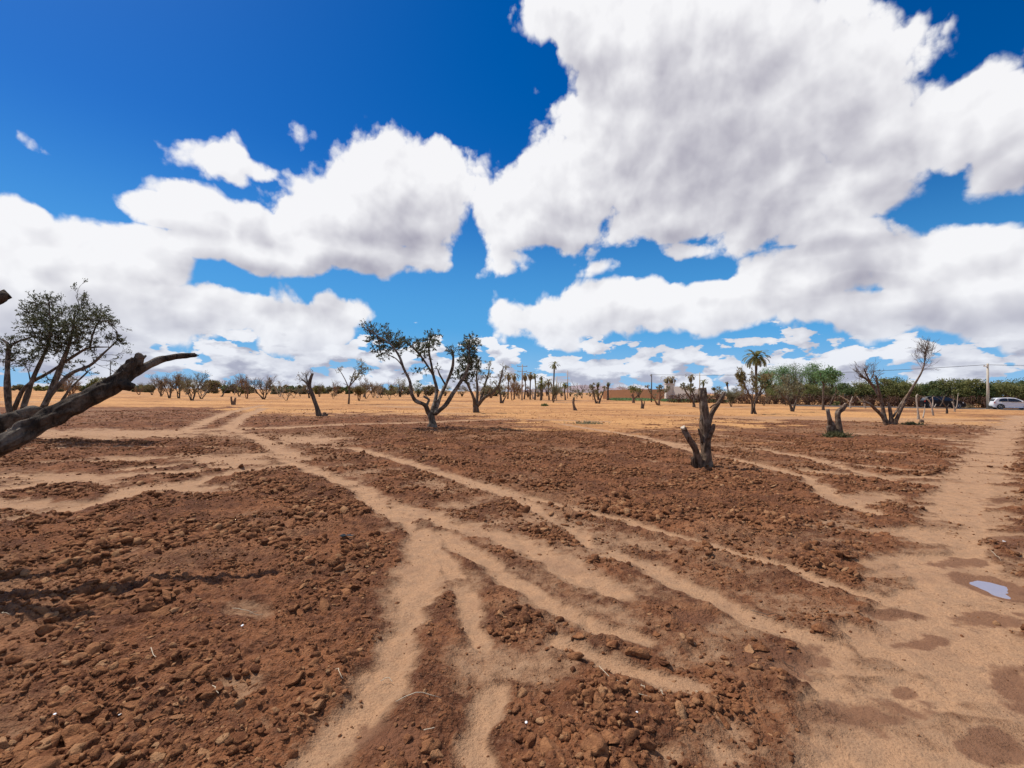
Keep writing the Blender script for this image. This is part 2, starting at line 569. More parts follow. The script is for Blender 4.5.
def poly_dist(x, y, PUD):
    """distance outside puddle outline (negative inside is not needed: 0 inside)"""
    inside = np.zeros(x.shape, bool)
    d = np.full(x.shape, 1e9)
    n = len(PUD)
    for i in range(n):
        a, b = PUD[i], PUD[(i + 1) % n]
        dd, _ = seg_dist(x, y, a, b)
        d = np.minimum(d, dd)
        c = ((a[1] > y) != (b[1] > y)) & (x < (b[0] - a[0]) * (y - a[1]) / (b[1] - a[1] + 1e-12) + a[0])
        inside ^= c
    return np.where(inside, -d, d)


def height(x, y, mk=None):
    if mk is None:
        mk = masks(x, y)
    pale, far, wet, wob = mk
    r = np.hypot(x, y)
    till = (1 - pale) * (1 - 0.6 * far) * (1 - 0.8 * wet)
    rough = 0.060 * fbm(x * 1.6, y * 1.6, 3, 11) + 0.050 * np.abs(fbm(x * 4.6, y * 4.6, 3, 15)) + 0.022 * fbm(x * 15, y * 15, 3, 19)
    h = till * (0.02 + rough)
    h = h - 0.022 * pale + 0.010 * fbm(x * 5, y * 5, 3, 23) * (1 - till)
    h = h + 0.055 * fbm(x * .12, y * .12, 2, 31) * sst(3, 12, r)
    h = h + far * 0.06 * fbm(x * .35, y * .35, 3, 37) * sst(20, 35, r)
    rdist = np.abs(road_dist(x, y))
    h = np.where(rdist < 6, h * sst(4.0, 6.0, rdist) - 0.06 * (1 - sst(3.6, 5.5, rdist)), h)
    near = r < 60
    pd = pud_dist(x[near], y[near])
    hn = h[near]
    w = sst(0.35, 0.10, pd)
    pd = pd + .045 * fbm(x[near] * 7, y[near] * 7, 3, 66)
    hn = hn * (1 - w) + w * (-0.022 + np.clip(pd * .11, -.02, .02))
    h[near] = hn
    h = h * sst(260, 120, r) - 0.0 * r
    return h


def hz(x, y):
    return float(height(np.array([float(x)]), np.array([float(y)]))[0])


# ------------------------------------------------------------------ ground sheet
th_in = np.linspace(R(-62), R(62), 1000)
th_out = np.linspace(R(62), R(298), 62)[1:-1]
TH = np.concatenate([th_in, th_out])
rad = [0.85]
while rad[-1] < 30:
    rad.append(rad[-1] * 1.0043)
while rad[-1] < 130:
    rad.append(rad[-1] * 1.012)
while rad[-1] < 9000:
    rad.append(rad[-1] * 1.09)
RAD = np.array(rad)
gx = np.outer(RAD, np.sin(TH))
gy = np.outer(RAD, np.cos(TH))
nr, nc = gx.shape
X = np.concatenate([gx.ravel(), [0.0]])
Y = np.concatenate([gy.ravel(), [0.0]])
mk = masks(X, Y)
Z = height(X, Y, mk)
idx = np.arange(nr * nc).reshape(nr, nc)
nxt = np.roll(idx, -1, axis=1)
quads = np.stack([idx[:-1].ravel(), nxt[:-1].ravel(), nxt[1:].ravel(), idx[1:].ravel()], 1)[:, ::-1]
cidx = nr * nc
cap = [[cidx, int(nxt[0, j]), int(idx[0, j])][::-1] for j in range(nc)]
me_faces = quads
ground = mesh_obj("ground", np.stack([X, Y, Z], 1), me_faces, M["ground"], smooth=True)
# centre under the photographer's feet
bm = bmesh.new()
bm.from_mesh(ground.data)
bm.verts.ensure_lookup_table()
for t in cap:
    try:
        f = bm.faces.new([bm.verts[i] for i in t])
        f.smooth = True
    except ValueError:
        pass
bm.to_mesh(ground.data)
bm.free()
for nm, a in (("pale", mk[0]), ("far", mk[1]), ("wet", mk[2])):
    at_ = ground.data.attributes.new(nm, "FLOAT", "POINT")
    at_.data.foreach_set("value", a.astype(np.float32))
tag(ground, kind="structure")


# ------------------------------------------------------------------ clods of soil
def ico(sub):
    b = bmesh.new()
    bmesh.ops.create_icosphere(b, subdivisions=sub, radius=1.0)
    v = np.array([q.co[:] for q in b.verts])
    f = np.array([[q.index for q in p.verts] for p in b.faces])
    b.free()
    return v, f


ICO = {1: ico(1), 2: ico(2), 3: ico(3)}


def clod_shapes(n, sub, rg):
    v, f = ICO[sub]
    out = np.ones((n, len(v)))
    for k in range(5):
        d = rg.normal(size=(n, 3))
        d /= np.linalg.norm(d, axis=1, keepdims=True)
        fr = rg.uniform(1.5, 5.5, (n, 1)) * (1 if k < 3 else 1.8)
        out += (0.15 if k < 3 else 0.08) * np.cos(np.einsum("nk,vk->nv", d, v) * fr + rg.uniform(0, 6.28, (n, 1)))
    if sub == 1:
        out *= rg.uniform(0.78, 1.2, out.shape)
    P = v[None] * out[..., None]
    # planar cuts make broken faces
    for k in range(5):
        d = rg.normal(size=(n, 3))
        d /= np.linalg.norm(d, axis=1, keepdims=True)
        h = np.einsum("nk,nvk->nv", d, P)
        over = np.maximum(h - rg.uniform(0.35, 0.75, (n, 1)), 0)
        P = P - 0.95 * over[..., None] * d[:, None, :]
    slab = rg.uniform(0, 1, n) < .16
    sc = np.stack([rg.uniform(.75, 1.4, n) * np.where(slab, 1.3, 1), rg.uniform(.7, 1.2, n), rg.uniform(.46, .9, n) * np.where(slab, .55, 1)], 1)
    P = P * sc[:, None, :]
    a = rg.uniform(0, 6.28, n)
    t = rg.normal(0, 0.3, n)
    ca, sa, ct, s_t = np.cos(a), np.sin(a), np.cos(t), np.sin(t)
    z0 = P[..., 2] * ct[:, None] + P[..., 0] * s_t[:, None]
    x0 = P[..., 0] * ct[:, None] - P[..., 2] * s_t[:, None]
    x1 = x0 * ca[:, None] - P[..., 1] * sa[:, None]
    y1 = x0 * sa[:, None] + P[..., 1] * ca[:, None]
    return np.stack([x1, y1, z0], -1), f


def scatter(n, r0, r1, rg, power=0.0):
    u = rg.uniform(0, 1, n)
    r = np.sqrt(r0 ** 2 + u * (r1 ** 2 - r0 ** 2))
    t = rg.uniform(R(-58), R(58), n)
    x, y = r * np.sin(t), r * np.cos(t)
    mk = masks(x, y)
    pale, far, wet, wob = mk
    dens = np.clip(1 - 1.15 * pale, 0, 1) ** 1.3 * (1 - 0.93 * far) * (1 - 0.75 * wet)
    cl = 0.55 + 1.3 * fbm(x * 0.8, y * 0.8, 3, 91)
    cl2 = np.clip(0.75 + 1.9 * fbm(x * 2.7, y * 2.7, 2, 95), 0.06, 1.6)
    dens = dens * np.clip(cl, 0.22, 1.0) * cl2 + 0.022
    heap = sst(1.3, .5, ell(x, y, 705, 735, 70, 45)) + sst(1.3, .5, ell(x, y, 800, 600, 62, 22)) + sst(1.3, .6, ell(x, y, 150, 735, 230, 70))
    dens = dens * (1 + .8 * heap) + .15 * heap
    dens = np.where(pud_dist(x, y) < 0.1, 0, dens)
    k = rg.uniform(0, 1, n) < dens
    x, y = x[k], y[k]
    return x, y, height(x, y, tuple(q[k] for q in mk)), far[k], pale[k]


cv, cf, cfar, base = [], [], [], 0
bigs = []
rgc = np.random.default_rng(11)
for (n, r0, r1, smin, smax, pw) in ((42000, 1.2, 4.5, .0055, .043, 2.35), (150000, 4.5, 10, .0105, .056, 2.3), (150000, 10, 20, .018, .070, 2.3), (60000, 20, 42, .026, .075, 2.2)):
    x, y, z, fr, pl = scatter(n, r0, r1, rgc)
    u = rgc.uniform(0, 1, len(x))
    s = (smin ** (1 - pw) + u * (smax ** (1 - pw) - smin ** (1 - pw))) ** (1 / (1 - pw))
    s = s * (1 - 0.55 * pl) * np.clip(.85 + 1.3 * fbm(x * .9, y * .9, 3, 131), .4, 1.5)
    hp = sst(1.4, .5, ell(x, y, 150, 735, 230, 70)) + .7 * sst(1.3, .6, ell(x, y, 705, 735, 70, 45))
    s = np.minimum(s * (1 + .30 * np.clip(hp, 0, 1)), .062)
    if r1 <= 4.5:
        cls = np.where(s > 0.030, 3, np.where(s > .0095, 2, 1))
    elif r1 <= 10:
        cls = np.where(s > 0.034, 2, 1)
    else:
        cls = np.ones(len(s), int)
    for sub in (1, 2, 3):
        k = cls == sub
        if not k.any():
            continue
        P, f = clod_shapes(int(k.sum()), sub, rgc)
        P = P * s[k][:, None, None]
        P += np.stack([x[k], y[k], z[k] + 0.10 * s[k]], 1)[:, None, :]
        if sub == 3:
            for i in range(len(P)):
                bigs.append((P[i], f, s[k][i]))
            continue
        nv = P.shape[1]
        cv.append(P.reshape(-1, 3))
        cf.append((f[None] + (np.arange(len(P)) * nv)[:, None, None] + base).reshape(-1, 3))
        cfar.append(np.repeat(fr[k], nv))
        base += len(P) * nv
bigs.sort(key=lambda t: -t[2])
for P, f, s in bigs[90:]:
    cv.append(P)
    cf.append(f + base)
    cfar.append(np.zeros(len(P)))
    base += len(P)
clods = mesh_obj("loose_soil_clods", np.concatenate(cv), np.concatenate(cf), M["clod"])
a_ = clods.data.attributes.new("far", "FLOAT", "POINT")
a_.data.foreach_set("value", np.concatenate(cfar).astype(np.float32))
tag(clods, "reddish brown loose clods and crumbs of tilled soil covering the field", "soil clods", kind="stuff")
for P, f, s in bigs[:90]:
    o = mesh_obj("earth_clod", P, f, M["clod"], origin=P.mean(0), smooth=False)
    tag(o, "large rough clod of red brown earth lying on the tilled foreground soil", "earth clod", "large earth clods in the foreground")


# ------------------------------------------------------------------ tree building
class TB:
    def __init__(self):
        self.v, self.f, self.n = [], [], 0
        self.lv = []

    def tube(self, pts, rads, sides=6, rough=0.0, seed=0, sub=0):
        pts = [np.asarray(p, float) for p in pts]
        rads = list(rads)
        if sub:  # Catmull-Rom resample
            P2, R2 = [], []
            ext = [2 * pts[0] - pts[1]] + pts + [2 * pts[-1] - pts[-2]]
            for i in range(1, len(ext) - 2):
                for k in range(sub):
                    t = k / sub
                    p0, p1, p2, p3 = ext[i - 1:i + 3]
                    P2.append(.5 * ((2 * p1) + (-p0 + p2) * t + (2 * p0 - 5 * p1 + 4 * p2 - p3) * t * t + (-p0 + 3 * p1 - 3 * p2 + p3) * t ** 3))
                    R2.append(rads[i - 1] * (1 - t) + rads[i] * t)
            P2.append(pts[-1])
            R2.append(rads[-1])
            pts, rads = P2, R2
        pts = np.array(pts)
        n = len(pts)
        tan = np.gradient(pts, axis=0)
        tan /= np.linalg.norm(tan, axis=1, keepdims=True) + 1e-9
        ref = np.array([0.3, 0.9, 0.1]) if abs(tan[0][1]) < .8 else np.array([1.0, 0, 0.1])
        ang = np.linspace(0, 2 * math.pi, sides, endpoint=False)
        rings = []
        u = np.cross(tan[0], ref)
        for i in range(n):
            u = u - tan[i] * (u @ tan[i])
            u /= np.linalg.norm(u) + 1e-9
            w = np.cross(tan[i], u)
            rr = np.full(sides, rads[i])
            if rough:
                s = i * 0.35
                rr = rr * (1 + rough * (1.3 * perlin(np.cos(ang) * 1.3 + s * .5 + seed, np.sin(ang) * 1.3 + s * .3, seed % 50)
                                        + 0.8 * perlin(ang * 1.9 + seed, np.full(sides, s * .8), 5 + seed % 40)
                                        + (0.55 * perlin(np.cos(ang) * 4.5 + seed, np.sin(ang) * 4.5 + s * .12, 9) if sides >= 16 else 0)))
            rings.append(pts[i] + np.outer(np.cos(ang) * rr, u) + np.outer(np.sin(ang) * rr, w))
        b = self.n
        self.v.extend(rings)
        self.v.append(pts[-1:])
        self.v.append(pts[:1])
        for i in range(n - 1):
            for j in range(sides):
                k = (j + 1) % sides
                self.f.append((b + i * sides + j, b + i * sides + k, b + (i + 1) * sides + k, b + (i + 1) * sides + j))
        e = b + n * sides
        for j in range(sides):
            k = (j + 1) % sides
            self.f.append((b + (n - 1) * sides + j, b + (n - 1) * sides + k, e))
            self.f.append((b + k, b + j, e + 1))
        self.n += n * sides + 2
        return pts, rads

    def leaves(self, centers, axes, l, w):
        c = np.asarray(centers, float).reshape(-1, 3)
        n = len(c)
        if n == 0:
            return
        a = np.asarray(axes, float).reshape(-1, 3) + rng.normal(0, .45, (n, 3))
        a /= np.linalg.norm(a, axis=1, keepdims=True) + 1e-9
        q = np.cross(a, rng.normal(size=(n, 3)))
        q /= np.linalg.norm(q, axis=1, keepdims=True) + 1e-9
        L = (l * rng.uniform(.6, 1.3, n))[:, None]
        W = (w * rng.uniform(.6, 1.3, n))[:, None]
        quad = np.stack([c, c + a * L * .5 + q * W * .5, c + a * L, c + a * L * .5 - q * W * .5], 1)
        self.lv.append(quad.reshape(-1, 3))

    def sprig(self, p, d, L, nleaf, ll, lw, r=0.004, twig=True):
        d = np.asarray(d, float)
        d = d / (np.linalg.norm(d) + 1e-9)
        bend = rng.normal(0, .25, 3)
        pts = [p, p + d * L * .5 + bend * L * .12, p + (d + bend * .4) * L]
        if twig:
            self.tube(pts, [r, r * .7, r * .35], 3)
        if nleaf:
            t = rng.uniform(.1, 1.05, nleaf)[:, None]
            c = pts[0] * (1 - t) ** 2 + 2 * t * (1 - t) * pts[1] + t * t * pts[2]
            self.leaves(c, np.repeat(d[None], nleaf, 0) + rng.normal(0, .7, (nleaf, 3)), ll, lw)

    def grow(self, p, d, L, r, lvl, c):
        n = 4
        p = np.asarray(p, float)
        d = np.asarray(d, float) / np.linalg.norm(d)
        pts, rads = [p], [r]
        q = p.copy()
        dd = d.copy()
        tip = c.get("tip", .35)
        for i in range(n):
            dd = dd + rng.normal(0, c["gnarl"], 3) + np.array([0, 0, c["up"]])
            dd /= np.linalg.norm(dd)
            q = q + dd * L / n
            pts.append(q)
            rads.append(r * (1 - (1 - tip) * (i + 1) / n))
        sides = c.get("sides", (7, 6, 4, 3, 3))[lvl]
        self.tube(pts, rads, sides, rough=.25 if lvl < 2 else 0, seed=int(rng.integers(0, 40)))
        pts = np.array(pts)
        last = lvl == c["levels"] - 1
        if last or lvl >= c.get("leaf_from", 9):
            k = c["leaf_n"]
            k = int(k) + (1 if rng.uniform() < k - int(k) else 0)
            if k:
                t = rng.uniform(.25, 1.0, k) * n
                i = np.minimum(t.astype(int), n - 1)
                f = (t - i)[:, None]
                cpt = pts[i] * (1 - f) + pts[i + 1] * f + rng.normal(0, c["leaf_sp"], (k, 3))
                self.leaves(cpt, np.repeat(dd[None], k, 0) * .7 + np.array([0, 0, .2]), c["leaf_l"], c["leaf_w"])
        if last:
            return
        nch = c["n"][lvl]
        for j in range(nch):
            t = rng.uniform(.35, 1.0) if j < nch - 1 else 1.0
            x = t * n
            i = min(int(x), n - 1)
            cp = pts[i] * (1 - (x - i)) + pts[i + 1] * (x - i)
            ax = rng.normal(size=3)
            ax -= dd * (ax @ dd)
            ax /= np.linalg.norm(ax) + 1e-9
            an = c["ang"][lvl] * rng.uniform(.6, 1.25)
            nd_ = dd * math.cos(an) + ax * math.sin(an)
            self.grow(cp, nd_, L * c["lr"] * rng.uniform(.7, 1.25), max(r * c.get("rr", .6) * rng.uniform(.75, 1.05), .006), lvl + 1, c)

    def build(self, root, bark, leaf, trunk="trunk", crown="crown", smooth=True):
        if self.v:
            mesh_obj(trunk, np.concatenate(self.v), self.f, bark, root, smooth=smooth)
        if self.lv:
            v = np.concatenate(self.lv)
            mesh_obj(crown, v, np.arange(len(v)).reshape(-1, 4), leaf, root)


def bp(px, py):
    p = gnd(px, py)
    p[2] = hz(p[0], p[1]) - .04
    return p


DRY = dict(levels=4, n=(4, 5, 5, 0), ang=(.55, .6, .6, .6), lr=.70, gnarl=.16, up=.10, leaf_n=3, leaf_sp=.10, leaf_l=.15, leaf_w=.06, rr=.6, leaf_from=1)


def sized(p, depth_px_top, px):
    """height in metres so that the thing reaches image row py_top"""
    t = at(px, depth_px_top, p[1])
    return t[2] - p[2]


def dry_tree(name, label, cat, px, py, top, cfg=None, stems=3, bark="bark_far", leaf="leaf_dry", group=None, spread=.36, r=None, **kw):
    p = bp(px, py)
    H = sized(p, top, px)
    root = empty(name, p)
    tag(root, label, cat, group)
    c = dict(DRY)
    c.update(cfg or {})
    c.update(kw)
    c["leaf_n"] *= 1.5 if c["levels"] > 3 else 3
    t = TB()
    tot = sum(c["lr"] ** i for i in range(c["levels"]))
    L0 = H / (tot * .80)
    r0 = r or H * .028
    a0 = rng.uniform(0, 6.28)
    for s in range(stems):
        a = a0 + s * 6.28 / stems + rng.uniform(-.4, .4)
        sp = spread * rng.uniform(.6, 1.2) if stems > 1 else spread * .3
        d = np.array([math.cos(a) * sp, math.sin(a) * sp, 1.0])
        t.grow(p + np.array([math.cos(a), math.sin(a), 0]) * r0 * 1.0, d, L0 * rng.uniform(.85, 1.1), r0 * rng.uniform(.75, 1.1), 0, c)
    t.tube([p - np.array([0, 0, .1]), p + np.array([0, 0, r0 * 2.0])], [r0 * 2.1, r0 * 1.4], 8, .3, 3)
    # settle the true height on the photographed one
    V = np.concatenate(t.v)
    k = H / max(V[:, 2].max() - p[2], .1)
    t.v = [p + (v - p) * k for v in t.v]
    t.lv = [p + (v - p) * k for v in t.lv]
    t.build(root, M[bark], M[leaf])
    return root


def bushy(name, label, cat, px, py, top, hw, leaf="leaf_hedge", bark="bark_far", group=None, depth=None, nclump=26, nleaf=70, leafsz=.2, bottom=.12, dep_r=.8, loose=.16):
    """broad tree or shrub: stems to many leaf clumps spread through its volume"""
    p = bp(px, py) if depth is None else at(px, py, depth)
    if depth is not None:
        p[2] = hz(p[0], p[1]) - .05
    H = sized(p, top, px)
    W = hw * p[1] / F
    root = empty(name, p)
    tag(root, label, cat, group)
    t = TB()
    for s in range(nclump):
        while True:
            q = rng.uniform(-1, 1, 3)
            if .15 < np.linalg.norm(q) < 1:
                break
        zz = bottom + (1 - bottom - .06) * (q[2] * .5 + .5)
        ww = math.sqrt(max(.06, 1 - (2 * zz - .95) ** 2)) * (0.85 + .3 * rng.uniform())
        c = p + np.array([q[0] * W * ww, q[1] * W * dep_r * ww, H * zz])
        b0 = p + np.array([rng.normal(0, .06) * W, rng.normal(0, .06) * W, 0])
        md = b0 * .55 + c * .45 + np.array([0, 0, H * .10])
        t.tube([b0, md, c], [H * .018 + .015, H * .010 + .01, .008], 5)
        k = int(1.7 * nleaf * rng.uniform(.5, 1.4))
        sg = H * loose * rng.uniform(.55, 1.2) * .62
        cc = c + rng.normal(0, 1, (k, 3)) * np.array([sg, sg, sg * .75])
        cc[:, 2] = np.maximum(cc[:, 2], p[2] + .05)
        cc[:, 2] = np.minimum(cc[:, 2], p[2] + H * rng.uniform(.92, 1.05))
        t.leaves(cc, rng.normal(0, 1, (k, 3)) + np.array([0, 0, .4]), leafsz, leafsz * .5)
        for _ in range(3):
            dd = rng.normal(size=3) + np.array([0, 0, .5])
            t.sprig(c, dd, H * rng.uniform(.08, .15), 14, leafsz * .85, leafsz * .4, .006)
    t.build(root, M[bark], M[leaf])
    return root


def palm(label, px, top, depth, base_py=None, crown_px=9, leaf="palm", shaggy=False, group=None, nf=20, droop=.75, tr=.13):
    """palm: top is the image row of the crown's centre"""
    c = at(px, top, depth)
    p = np.array([c[0] + rng.normal(0, .15), c[1], 0.0])
    p[2] = hz(p[0], p[1]) - .05
    root = empty("palm_tree", p)
    tag(root, label, "palm tree", group)
    t = TB()
    mid = (p + c) / 2 + np.array([rng.normal(0, .12), 0, 0])
    t.tube([p, p + (mid - p) * .5, mid, (mid + c) / 2, c], [tr * 1.35, tr * 1.05, tr, tr * .95, tr * 1.1], 9, .2, 4, sub=3)
    # bulge of cut frond bases under the crown
    t.tube([c - np.array([0, 0, .7]), c - np.array([0, 0, .35]), c + np.array([0, 0, .1])], [tr * 1.1, tr * 2.0, tr * .9], 9, .4, 9)
    Lf = crown_px * depth / F
    for i in range(nf):
        a = i * 2.39996 + rng.uniform(-.2, .2)
        k = (i + .5) / nf
        el0 = R(78) - k * R(100) + rng.normal(0, .10)
        if shaggy:
            el0 = R(70) - k * R(150)
        L = Lf * rng.uniform(.85, 1.12)
        q = c.copy()
        pts = [q]
        el = el0
        for s in range(7):
            el -= droop * R(9) * (1 + .35 * s)
            el = max(el, R(-88))
            q = q + np.array([math.cos(a) * math.cos(el), math.sin(a) * math.cos(el), math.sin(el)]) * L / 7
            pts.append(q)
        pts = np.array(pts)
        side = np.array([-math.sin(a), math.cos(a), 0])
        n = 26
        tt = np.linspace(.12, 1, n) * 7
        ii = np.minimum(tt.astype(int), 6)
        ff = (tt - ii)[:, None]
        cc = pts[ii] * (1 - ff) + pts[ii + 1] * ff
        ax = pts[ii + 1] - pts[ii]
        ax /= np.linalg.norm(ax, axis=1, keepdims=True)
        wl = L * .17 * np.sin(np.linspace(.35, 2.9, n))[:, None] + .03
        for sg in (-1, 1):
            e = cc + (side * sg + ax * .75 + np.array([0, 0, .12])) * wl
            b1 = cc + ax * L * .022
            b2 = cc - ax * L * .022
            quad = np.stack([b2, e - ax * L * .006, e + ax * L * .006, b1], 1)
            t.lv.append(quad.reshape(-1, 3))
        w = np.cross(side, pts[1] - pts[0])
        w /= np.linalg.norm(w) + 1e-9
        for s in range(7):
            hw_ = .035 * (1 - s / 8)
            t.lv.append(np.array([pts[s] - side * hw_, pts[s] + side * hw_, pts[s + 1] + side * hw_ * .8, pts[s + 1] - side * hw_ * .8]))
    t.build(root, M["bark_far"], M[leaf])
    return root


def conv(scale, ox, oy):
    return lambda X, Y: (ox + X / scale, oy + Y / scale)


def traced(name, label, cat, base, limbs, bark="bark", leaf="leaf_olive", cv_=None, group=None, clusters=(), depth=None,
           leafl=.075, leafw=.028, rough=.22, sides=10, twigs=(), twig_leaf=0, ends=None, cluster_twig=True, depth_k=1.0, rk=1.0, nk=1.0):
    """A tree whose limbs follow measured outlines, with its own depth: limb = list of (X, Y, radius_px, depth offset m)"""
    cvt = cv_ or (lambda a, b: (a, b))
    bpx = cvt(*base)
    p = bp(*bpx)
    D = p[1] if depth is None else depth
    root = empty(name, p)
    tag(root, label, cat, group)
    t = TB()
    scale = 1.0
    if cv_:
        x0, _ = cvt(0, 0)
        x1, _ = cvt(1, 0)
        scale = x1 - x0
    paths = []
    for li, lb in enumerate(limbs):
        pts, rr = [], []
        for (a, b, r, dz) in lb:
            dd = D + dz * depth_k
            pts.append(at(*cvt(a, b), dd))
            rr.append(max(rk * r * scale * dd / F, .006))
        # keep the foot in the ground
        if pts[0][2] < p[2] + .12:
            pts[0][2] = p[2] - .03
            rr[0] *= 1.25
        P, RR = t.tube(pts, rr, sides, rough, seed=li * 7 + 3, sub=4)
        paths.append((P, RR))
    for (li, t0, n, L, upk) in twigs:
        P, RR = paths[li]
        for k in range(n):
            i = min(int(rng.uniform(t0, 1) * (len(P) - 1)), len(P) - 2)
            d = P[i + 1] - P[i]
            d /= np.linalg.norm(d)
            d = d * .6 + rng.normal(0, .55, 3) + np.array([0, 0, upk])
            c = dict(levels=3, n=(3, 3, 0), ang=(.5, .5, .5), lr=.65, gnarl=.14, up=.04, leaf_n=twig_leaf, leaf_sp=.03, leaf_l=leafl, leaf_w=leafw, sides=(4, 3, 3), rr=.6)
            t.grow(P[i], d, L * rng.uniform(.6, 1.2), max(RR[i] * .3, .008), 0, c)
    for (a, b, rpx, n, dz) in clusters:
        c = at(*cvt(a, b), D + dz * depth_k)
        rw = rpx * scale * D / F
        # a feeding branch from the closest limb
        best, bd = None, 1e9
        for P, RR in paths:
            i = int(np.argmin(np.linalg.norm(P - c, axis=1)))
            dd = np.linalg.norm(P[i] - c)
            if dd < bd:
                best, bd = P[i], dd
        if bd > rw * .4:
            t.tube([best, (best + c) / 2 + rng.normal(0, .05, 3), c], [.022, .015, .008], 5)
        for k in range(max(2, int(n * nk))):
            o = rng.normal(0, 1, 3)
            o = o / np.linalg.norm(o) * rw * rng.uniform(.1, 1.0) ** .6
            q = c + o * np.array([1, 1, .85])
            t.sprig(q, o + rng.normal(0, .3 * rw, 3) + np.array([0, 0, .35 * rw]), rng.uniform(.5, 1) * max(.16, rw * .4), int(rng.integers(7, 13)), leafl, leafw, .005, cluster_twig)
            if k % 5 == 0:
                t.tube([c, c + (q - c) * .6 + rng.normal(0, .03, 3), q], [.011, .008, .005], 3)
    t.build(root, M[bark], M[leaf])
    if ends:
        for (a, b, r, dz, nx, ny, nz) in ends:
            c = at(*cvt(a, b), D + dz)
            add_cut(root, c, np.array([nx, ny, nz]), r * scale * D / F)
    return root


def add_cut(root, c, nrm, r):
    """the pale sawn face at a cut limb's end"""
    nrm = nrm / np.linalg.norm(nrm)
    u = np.cross(nrm, [0.2, 0.3, 0.9])
    u /= np.linalg.norm(u)
    w = np.cross(nrm, u)
    a = np.linspace(0, 2 * math.pi, 14, endpoint=False)
    rr = r * (1 + .12 * np.sin(a * 3 + 1) + rng.normal(0, .04, 14))
    ring = c + np.outer(np.cos(a) * rr, u) + np.outer(np.sin(a) * rr, w)
    V = np.concatenate([ring - nrm * .03, ring * .94 + c * .06 + nrm * .006, [c + nrm * .008]])
    fs = []
    for j in range(14):
        k = (j + 1) % 14
        fs.append((j, k, 14 + k, 14 + j))
        fs.append((14 + j, 14 + k, 28))
    mesh_obj("cut_end", V, fs, M["cut"], root)


# ================================================================== TREES
# --- nearest tree: its trunk stands left of the frame, its cut limb reaches in
nt_root = empty("cut_limb_tree", (-5.35, 3.55, -.05))
tag(nt_root, "nearest tree at the left edge, bare thick cut limb reaching low over the soil", "tree")
t = TB()
zc = conv(3.84, 0, 270)


def nl(pts, rough=.28, sides=22, seed=1, sub=6):
    P = [at(*zc(a, b), d) for a, b, r, d in pts]
    rr = [.78 * r / 3.84 * d / F for a, b, r, d in pts]
    return P, rr


P, rr = nl([(0, 672, 50, 3.85), (130, 602, 47, 3.98), (250, 537, 44, 4.1), (340, 492, 42, 4.2), (420, 450, 40, 4.28), (472, 403, 33, 4.34), (500, 372, 28, 4.37), (524, 346, 24, 4.4)])
foot = np.array([-5.35, 3.55, -.05])
t.tube([foot, foot + np.array([.10, .03, .42]), foot + np.array([.45, .1, .78])] + P, [.27, .22, .17] + rr, 44, .32, 3, sub=7)
t.tube(P[-1:] + [at(*zc(548, 326), 4.42)], [rr[-1] * .9, .03], 14, .9, 5, sub=4)
t.tube([at(*zc(528, 350), 4.41), at(*zc(562, 328), 4.45)], [.03, .008], 7, .4, 7, sub=2)
P2, r2 = nl([(470, 425, 28, 4.34), (510, 398, 24, 4.4), (555, 372, 20, 4.46), (610, 347, 17, 4.54), (670, 333, 14, 4.6), (720, 328, 12.5, 4.64), (749, 327, 11, 4.66)])
t.tube(P2, r2, 16, .22, 11, sub=6)
for a in ((748, 324, 764, 329), (746, 330, 758, 332)):
    t.tube([at(*zc(a[0], a[1]), 4.66), at(*zc(a[2], a[3]), 4.67)], [.012, .003], 5)
t.tube([at(*zc(475, 440), 4.32), at(*zc(502, 446), 4.3), at(*zc(514, 452), 4.3)], [.06, .035, .01], 10, .5, 4, sub=3)
# the broken limb lying alongside
P3, r3 = nl([(0, 592, 34, 4.3), (60, 566, 32, 4.4), (110, 545, 30, 4.48), (150, 538, 20, 4.55), (165, 536, 6, 4.57)])
t.tube([foot + np.array([.1, .1, .3]), foot + np.array([.35, .4, .8])] + P3, [.18, .12] + r3, 18, .35, 21, sub=6)
# high limb whose cut end shows at the left edge
t.tube([foot + np.array([.0, .05, .35]), foot + np.array([-.1, .25, 1.2]), foot + np.array([.12, .3, 1.9]), at(-12, 302, 3.95), at(8, 293.5, 4.0)], [.2, .13, .09, .052, .04], 16, .3, 31, sub=6)
t.tube([foot + np.array([-.1, .2, 1.0]), foot + np.array([-.5, .1, 1.8]), foot + np.array([-.7, .3, 2.6])], [.12, .08, .05], 12, .3, 33, sub=5)
for k in range(26):
    i = rng.integers(0, len(P) - 1)
    b = P[i] + (P[i + 1] - P[i]) * rng.uniform()
    d = rng.normal(0, 1, 3) * np.array([1, .6, .5])
    d /= np.linalg.norm(d)
    t.tube([b + d * rr[i] * .8, b + d * rr[i] * 1.25], [.022, .006], 6, .4, k)
t.build(nt_root, M["bark_limb"], M["leaf_olive"])

